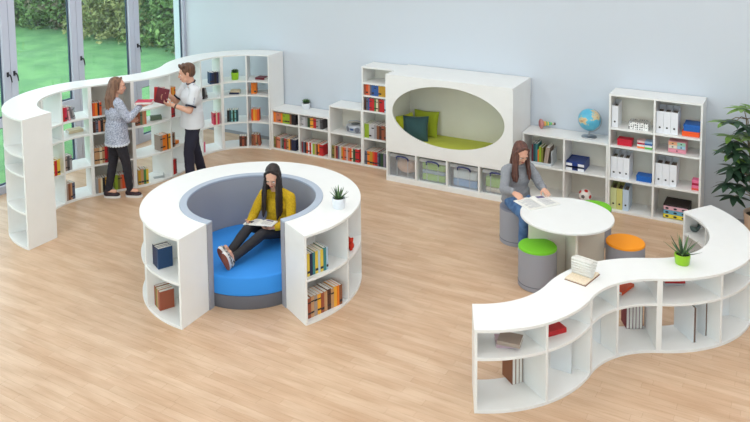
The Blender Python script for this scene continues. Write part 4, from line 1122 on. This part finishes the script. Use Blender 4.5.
def hair_long(body, c, R, m, strands, s=1.06, cap=True, name='hair'):
    """strands: lists of points given in the person's frame with radii"""
    P = lambda x, y, z: Vector(c)+R@(Vector((x,y,z))*s)
    mb = MB()
    mb.ell(P(0,-.034,.045), (.082*s,.094*s,.086*s), R); mb.ell(P(0,-.04,.0), (.08*s,.078*s,.09*s), R)
    for sx in (-1,1):
        mb.cap(P(sx*.014,.03,.115), .018, P(sx*.07,.02,.06), .018); mb.cap(P(sx*.07,.02,.06), .018, P(sx*.08,.018,-.02), .019)
    for pts, rs in strands:
        for (a, b, ra, rb) in zip(pts[:-1], pts[1:], rs[:-1], rs[1:]): mb.cap(a, ra, b, rb)
    o = fused(mb, name, m, body, .0065, 2, .003, 30)
    return o
def hairmat(n, c1, c2): return mat(n, c1, .5, rgb2=c2, noise_scale=26, stretch=(1.6,1.6,.16), bump=.6, bump_scale=60)
def fall(P, R, c, sides, drop, back=0, curve=0, jit=.012):
    out = []
    for (x, y, zt, xe, ye, ze, r0, r1) in sides:
        a = Vector(c)+R@Vector((x, y, zt)); e = Vector(c)+Vector((xe, ye, ze))
        mid = a.lerp(e, .5)+Vector((random.uniform(-jit,jit), random.uniform(-jit,jit), 0))+Vector((0, curve, 0))
        q = a.lerp(e, .8)+Vector((random.uniform(-jit,jit), random.uniform(-jit,jit), 0))+Vector((0, curve*.5, 0))
        out.append(([a, mid, q, e], [r0, r0*.95, r0*.8, r1]))
    return out
random.seed(5)

# --- standing woman in speckled grey sweater, seen from behind
hc = V(.0,.045,1.63); hR = headrot(-24, -8)
J = dict(pelvis=(0,0,.97), chest=(0,.0,1.26), neck=(0,-.01,1.475), shL=(-.165,-.01,1.405), shR=(.165,.01,1.41),
         elL=(-.235,.03,1.13), wrL=(-.16,.22,1.06), elR=(.23,.12,1.195), wrR=(.205,.30,1.345),
         hipL=(-.085,-.005,.93), hipR=(.085,.005,.93), knL=(-.075,-.05,.51), knR=(.085,.10,.51), anL=(-.07,-.135,.10), anR=(.07,.14,.10),
         footL=(.55,.85,-.05), footR=(.55,.85,-.05))
hands = {'L': dict(d=(.5,.85,.1), n=(.9,-.4,0), curl=.5), 'R': dict(d=(-.05,1,.12), n=(0,.1,1), curl=.25, thumb=.2)}
B, J, Rt = person('standing woman in speckled grey sweater and black trousers, back turned, holding a red book', (-5.83,-3.235,0), (.495,.869), J, hands, dict(c=hc, R=hR))
SW1 = mat('speckled_grey_knit', (206,210,224), .9, rgb2=(128,136,158), noise_scale=75, bump=.4, bump_scale=120)
BLKJ = mat('black_denim', (40,38,48), .8, rgb2=(32,30,38), noise_scale=20)
sw = top(B, J, Rt, SW1, -.15, 1.0, 1.16, 1.08)
mb = MB()
for k in range(26):
    a = 2*PI*k/26; mb.ell(J['pelvis']+Rt@Vector((.218*math.cos(a), .16*math.sin(a), -.152)), (.021,.012,.022), Matrix.Rotation(a+PI/2, 3, 'Z'), sub=2)
o = mb.build('scalloped_hem', mat('pale_hem_lace', (214,218,228), .9, bump=.5, bump_scale=150), sw, smooth=60)
trousers(B, J, Rt, BLKJ, 1.03, calf=.05)
PINKSOLE = mat('white_shoe_sole', (226,222,220), .6); BS = mat('black_sneaker', (36,32,36), .7, rgb2=(60,34,44), noise_scale=30)
for S_ in 'LR': shoe(B, J['an'+S_], J['foot'+S_]*1.0+V(0,0,.05), (0,0,1), BS, PINKSOLE, mat('pink_laces', (214,110,120), .7))
HB = hairmat('light_brown_hair', (138,100,76), (96,66,50))
sides = []
for k in range(22):
    a = rad(95+170*k/21); x, y = .072*math.sin(a)*-1, .085*math.cos(a)
    sides.append((x*1.05, y-.025, .03, x*1.5+random.uniform(-.015,.015), y*1.15-.055, -.32-.06*random.random()-.05*(1-abs(k-10.5)/10.5), .03, .014))
hair_long(B, hc, hR, HB, fall(None, hR, hc, sides, 0, curve=-.03))
# her book
def loose_book(label, loc, eul, th, h, d, col, roll=0):
    M = Matrix.Translation(Vector(loc)) @ Euler([rad(e) for e in eul]).to_matrix().to_4x4() @ Matrix.Rotation(rad(roll), 4, 'X') @ Matrix.Translation((-th/2, -d/2, -h/2))
    return book(label, M, th, h, d, col)
BW = B.matrix_basis.copy()
def wpt(body, p): return body.matrix_basis @ Vector(p)
p = wpt(B, (.205,.365,1.40)); rzd = math.degrees(B.rotation_euler.z)
loose_book('pinkish red book held out flat in the right hand of standing woman', p, (0, 90, rzd-28), .036, .17, .23, 'pinkish red')

# --- standing man in white shirt, profile to the left
F2 = (-.5,-.866)
hc = V(.0,.055,1.655); hR = headrot(-16, -12)
J = dict(pelvis=(0,0,.98), chest=(0,.0,1.28), neck=(0,-.005,1.50), shL=(-.19,.005,1.425), shR=(.19,.005,1.425),
         elL=(-.25,.11,1.155), wrL=(-.07,.29,1.225), elR=(.235,.16,1.2), wrR=(.10,.30,1.335),
         hipL=(-.09,0,.94), hipR=(.09,0,.94), knL=(-.115,.10,.52), knR=(.11,-.06,.52), anL=(-.12,.09,.10), anR=(.13,-.17,.10),
         footL=(-.15,1,-.05), footR=(.2,1,-.05))
hands = {'L': dict(d=(.55,.8,.12), n=(.7,-.3,.6), curl=.55, thumb=.5), 'R': dict(d=(-.35,.9,.1), n=(-.8,-.3,-.2), curl=.35, thumb=.4)}
B, J, Rt = person('standing man in white T-shirt and navy trousers, holding a maroon book', (-5.29,-2.25,0), F2, J, hands, dict(c=hc, R=hR), s=1.02, female=False)
WT = mat('white_cotton', (222,224,228), .9, bump=.2, bump_scale=160); NVT = mat('navy_cotton', (36,36,54), .85, bump=.2, bump_scale=120)
sh = top(B, J, Rt, WT, -.12, .6, 1.25, 1.06, 't_shirt', .005)
for S_ in 'LR':
    a, b = J['sh'+S_].lerp(J['el'+S_], .72), J['sh'+S_].lerp(J['el'+S_], .8)
    mb = MB(); mb.tube([a, b], [.081,.079], 20); o = mb.build('sleeve_cuff', NVT, sh, smooth=60); o['label'] = 'navy sleeve cuff'
    sg = -1 if S_ == 'L' else 1
    mb = MB(); q = [J['neck']+V(sg*.06,0,-.0), J['neck'].lerp(J['sh'+S_],.7)+V(0,0,.055), J['sh'+S_]+V(sg*.04,0,.045), J['sh'+S_].lerp(J['el'+S_],.35)+V(sg*.066,0,.01), J['sh'+S_].lerp(J['el'+S_],.66)+V(sg*.066,-.01,.005)]
    mb.tube(q, [.012,.014,.016,.016,.014], 8); o = mb.build('shoulder_stripe', mat('grey_print_stripe', (150,154,172), .8, rgb2=(216,218,226), noise_scale=60), sh, smooth=60); o['label'] = 'grey patterned shoulder stripe'
mb = MB(); n0 = J['neck']+V(0,.0,.005)
mb.tube([n0+V(.064*math.cos(2*PI*i/20), .06*math.sin(2*PI*i/20)+.004, .012-.02*math.sin(2*PI*i/20)) for i in range(21)], .011, 8); o = mb.build('collar', NVT, sh, smooth=60); o['label'] = 'navy neckband'
trousers(B, J, Rt, NVT, 1.22, calf=.07)
for S_ in 'LR': shoe(B, J['an'+S_], J['foot'+S_]+V(0,0,.05), (0,0,1), mat('dark_shoe', (48,46,52), .6), PINKSOLE)
HS = hairmat('brown_short_hair', (112,76,52), (76,50,36))
P = lambda x, y, z: hc+hR@Vector((x,y,z))*1.19
mb = MB(); mb.ell(P(0,-.024,.05), (.094,.110,.097), hR); mb.ell(P(0,-.045,.012), (.089,.078,.09), hR)
for k in range(16):
    x = -.055+.11*(k % 8)/7; y = .045 if k < 8 else .0
    mb.cap(P(x,y,.095), .027, P(x*.9,y+.02,.118-1.5*x*x+random.uniform(-.006,.006)), .017)
for sx in (-1,1): mb.cap(P(sx*.064,.03,.06), .024, P(sx*.070,.012,.0), .013)
fused(mb, 'hair', HS, B, .006, 2, .003, 40)
mb = MB(); mb.tube([J['wrL'].lerp(J['elL'],.1+.02)-V(0,0,0), J['wrL'].lerp(J['elL'],.2)], [.034,.035], 16); mb.build('watch', DARK, B, smooth=50)
rzd = math.degrees(B.rotation_euler.z)
loose_book('maroon hardback held upright in both hands of the standing man', wpt(B, (.05,.415,1.36)), (0, 0, -58), .03, .235, .18, 'maroon', -14)
loose_book('red book held behind the maroon one by the standing man', wpt(B, (.115,.44,1.37)), (0, 0, -52), .022, .215, .15, 'red', -4)

# --- woman in yellow on the blue cushion
F3 = (.2,-.98)
zc = .355
hc = V(.035,.075,.745-.0); hR = headrot(8, -30)
J = dict(pelvis=(0,0,.11), chest=(.01,-.0,.38), neck=(.02,.005,.575), shL=(-.155,.02,.505), shR=(.175,.02,.51),
         elL=(-.215,.14,.275), wrL=(-.09,.285,.245), elR=(.265,.13,.28), wrR=(.235,.285,.275),
         hipL=(-.085,.01,.10), hipR=(.085,.01,.10), knL=(.01,.43,.215), knR=(.18,.40,.27), anL=(.18,.83,.085), anR=(.255,.76,.10),
         footL=(.05,.35,.9), footR=(.15,.35,.9))
hands = {'L': dict(d=(.7,.55,.05), n=(.1,-.1,1), curl=.3), 'R': dict(d=(-.35,.8,.05), n=(-.6,.0,.8), curl=.5)}
B, J, Rt = person('woman in mustard-yellow sweater and black trousers sitting on the blue cushion, reading', (-2.52,-3.86,zc), F3, J, hands, dict(c=hc, R=hR))
YEL = mat('mustard_knit', (206,170,24), .9, rgb2=(186,148,14), noise_scale=60, bump=.5, bump_scale=140)
top(B, J, Rt, YEL, -.03, 1.0, .98, 1.06)
trousers(B, J, Rt, mat('black_leggings', (34,32,38), .75, bump=.15, bump_scale=100), .92, calf=.046)
CHK = mat('checked_canvas', (214,212,210), .8, rgb2=(44,42,46), noise_scale=34); RUB = mat('brown_rubber_sole', (152,84,62), .7)
for S_ in 'LR': shoe(B, J['an'+S_], J['foot'+S_], (-.1,-1,.1), CHK, (PINKSOLE, RUB), mat('white_laces', (234,232,230), .7))
HD = hairmat('dark_brown_long_hair', (42,28,26), (26,17,17))
sides = []
for sx in (-1,1):
    for k in range(7):
        u = k/6
        sides.append((sx*(.066+.012*u), .035-.055*u, .02-.01*u, sx*(.088+.035*u), .085-.05*u+random.uniform(-.008,.008), -.42-.05*random.random()+.06*u, .019, .010))
for k in range(12):
    a = rad(110+140*k/11); x, y = -.075*math.sin(a), .085*math.cos(a)
    sides.append((x, y-.01, .02, x*1.2, y*.9-.045, -.30-.05*random.random(), .026, .012))
hair_long(B, hc, hR, HD, fall(None, hR, hc, sides, 0))
zb = V(.085,.315,.285)
M = B.matrix_basis @ Matrix.Translation(zb) @ Matrix.Rotation(rad(8), 4, 'Z') @ Matrix.Rotation(rad(10), 4, 'X')
leaf_pair('open_book', 'open white book held by the woman in yellow in the reading ring', M, .165, .23, .01, 'book', .012)

# --- woman in grey at the table
F4 = (.73,-.68)
hc = V(.0,.11,1.155); hR = headrot(2, -34)
J = dict(pelvis=(0,.0,.555), chest=(0,.02,.82), neck=(0,.045,1.01), shL=(-.165,.045,.94), shR=(.165,.045,.94),
         elL=(-.235,.17,.75), wrL=(-.18,.34,.775), elR=(.245,.16,.745), wrR=(.235,.345,.785),
         hipL=(-.085,.02,.545), hipR=(.085,.02,.545), knL=(-.10,.425,.50), knR=(.115,.42,.50), anL=(-.10,.40,.10), anR=(.13,.395,.10),
         footL=(-.1,1,-.05), footR=(.1,1,-.05))
hands = {'L': dict(d=(.15,.95,-.12), n=(0,-.1,-1), curl=.25), 'R': dict(d=(-.3,.9,-.25), n=(-.25,-.1,-1), curl=.3)}
B, J, Rt = person('woman in grey sweatshirt and blue jeans seated at the round table, reading a magazine', (-.35,-1.9,0), F4, J, hands, dict(c=hc, R=hR))
GS = mat('grey_sweat_cotton', (152,154,160), .9, rgb2=(138,140,146), noise_scale=70, bump=.4, bump_scale=120)
g = top(B, J, Rt, GS, -.03, 1.0, 1.0, 1.1)
for S_ in 'LR':
    a, b = J['wr'+S_].lerp(J['el'+S_], .08), J['wr'+S_].lerp(J['el'+S_], .24)
    mb = MB(); mb.tube([a, a.lerp(b,.5), b], [.043,.047,.05], 18); mb.build('sleeve_cuff', GS, g, smooth=60)
trousers(B, J, Rt, mat('blue_denim', (92,130,178), .85, rgb2=(70,104,150), noise_scale=16, bump=.2, bump_scale=200), .96, calf=.05, name='jeans')
for S_ in 'LR': shoe(B, J['an'+S_], J['foot'+S_]+V(0,0,.05), (0,0,1), mat('white_sneaker', (222,220,218), .6), PINKSOLE)
HR_ = hairmat('reddish_brown_hair', (112,68,54), (70,42,36))
sides = []
for sx in (-1,1):
    for k in range(7):
        u = k/6
        sides.append((sx*(.066+.012*u), .035-.055*u, .02-.01*u, sx*(.085+.035*u), .06-.05*u+random.uniform(-.008,.008), -.30-.05*random.random()+.03*u, .024, .012))
for k in range(12):
    a = rad(110+140*k/11); x, y = -.075*math.sin(a), .085*math.cos(a)
    sides.append((x, y-.01, .02, x*1.25, y*.9-.075, -.24-.05*random.random(), .026, .012))
hair_long(B, hc, hR, HR_, fall(None, hR, hc, sides, 0))
# ------------------------------------------------------------------ light, sky, camera
W_ = bpy.data.worlds.new('sky'); S.world = W_; W_.use_nodes = True
bg = W_.node_tree.nodes['Background']; bg.inputs['Color'].default_value = (.80,.90,1,1); bg.inputs['Strength'].default_value = 3.2
def area(x, y, z, sx, sy, e, col, rot=(0,0,0)):
    l = bpy.data.lights.new('ceiling_lamp', 'AREA'); l.shape = 'RECTANGLE'; l.size = sx; l.size_y = sy; l.energy = e; l.color = col
    o = bpy.data.objects.new('ceiling_lamp', l); COL.objects.link(o); o.location = (x,y,z); o.rotation_euler = rot; return o
for x in (-4.8,-1.2,2.4,5.6):
    for y in (-2.6,-6.2,-9.8):
        area(x, y, 5.55, 1.6, 1.6, 42, (.975,.988,1))
cam = bpy.data.cameras.new('camera'); co = bpy.data.objects.new('camera', cam); COL.objects.link(co)
yaw, pitch, roll, F_ = .5301, -.0948, -.0132, 781.357
fwd = Vector((-math.sin(yaw)*math.cos(pitch), math.cos(yaw)*math.cos(pitch), math.sin(pitch)))
rt = Vector((math.cos(yaw), math.sin(yaw), 0)); up = rt.cross(fwd)
r2 = rt*math.cos(roll)+up*math.sin(roll); u2 = up*math.cos(roll)-rt*math.sin(roll)
M = Matrix((r2, u2, -fwd)).transposed().to_4x4(); M.translation = (2.7002,-10.9265,4.241)
co.matrix_world = M
cam.sensor_fit = 'HORIZONTAL'; cam.sensor_width = 36; cam.lens = 36*F_/750
cam.shift_x = 18.6393/750; cam.shift_y = -237.1019/750
cam.clip_start = .1; cam.clip_end = 300
S.camera = co
S.view_settings.view_transform = 'Standard'; S.view_settings.look = 'None'; S.view_settings.gamma = 1; S.view_settings.use_curve_mapping = False
S.view_settings.exposure = 0.06
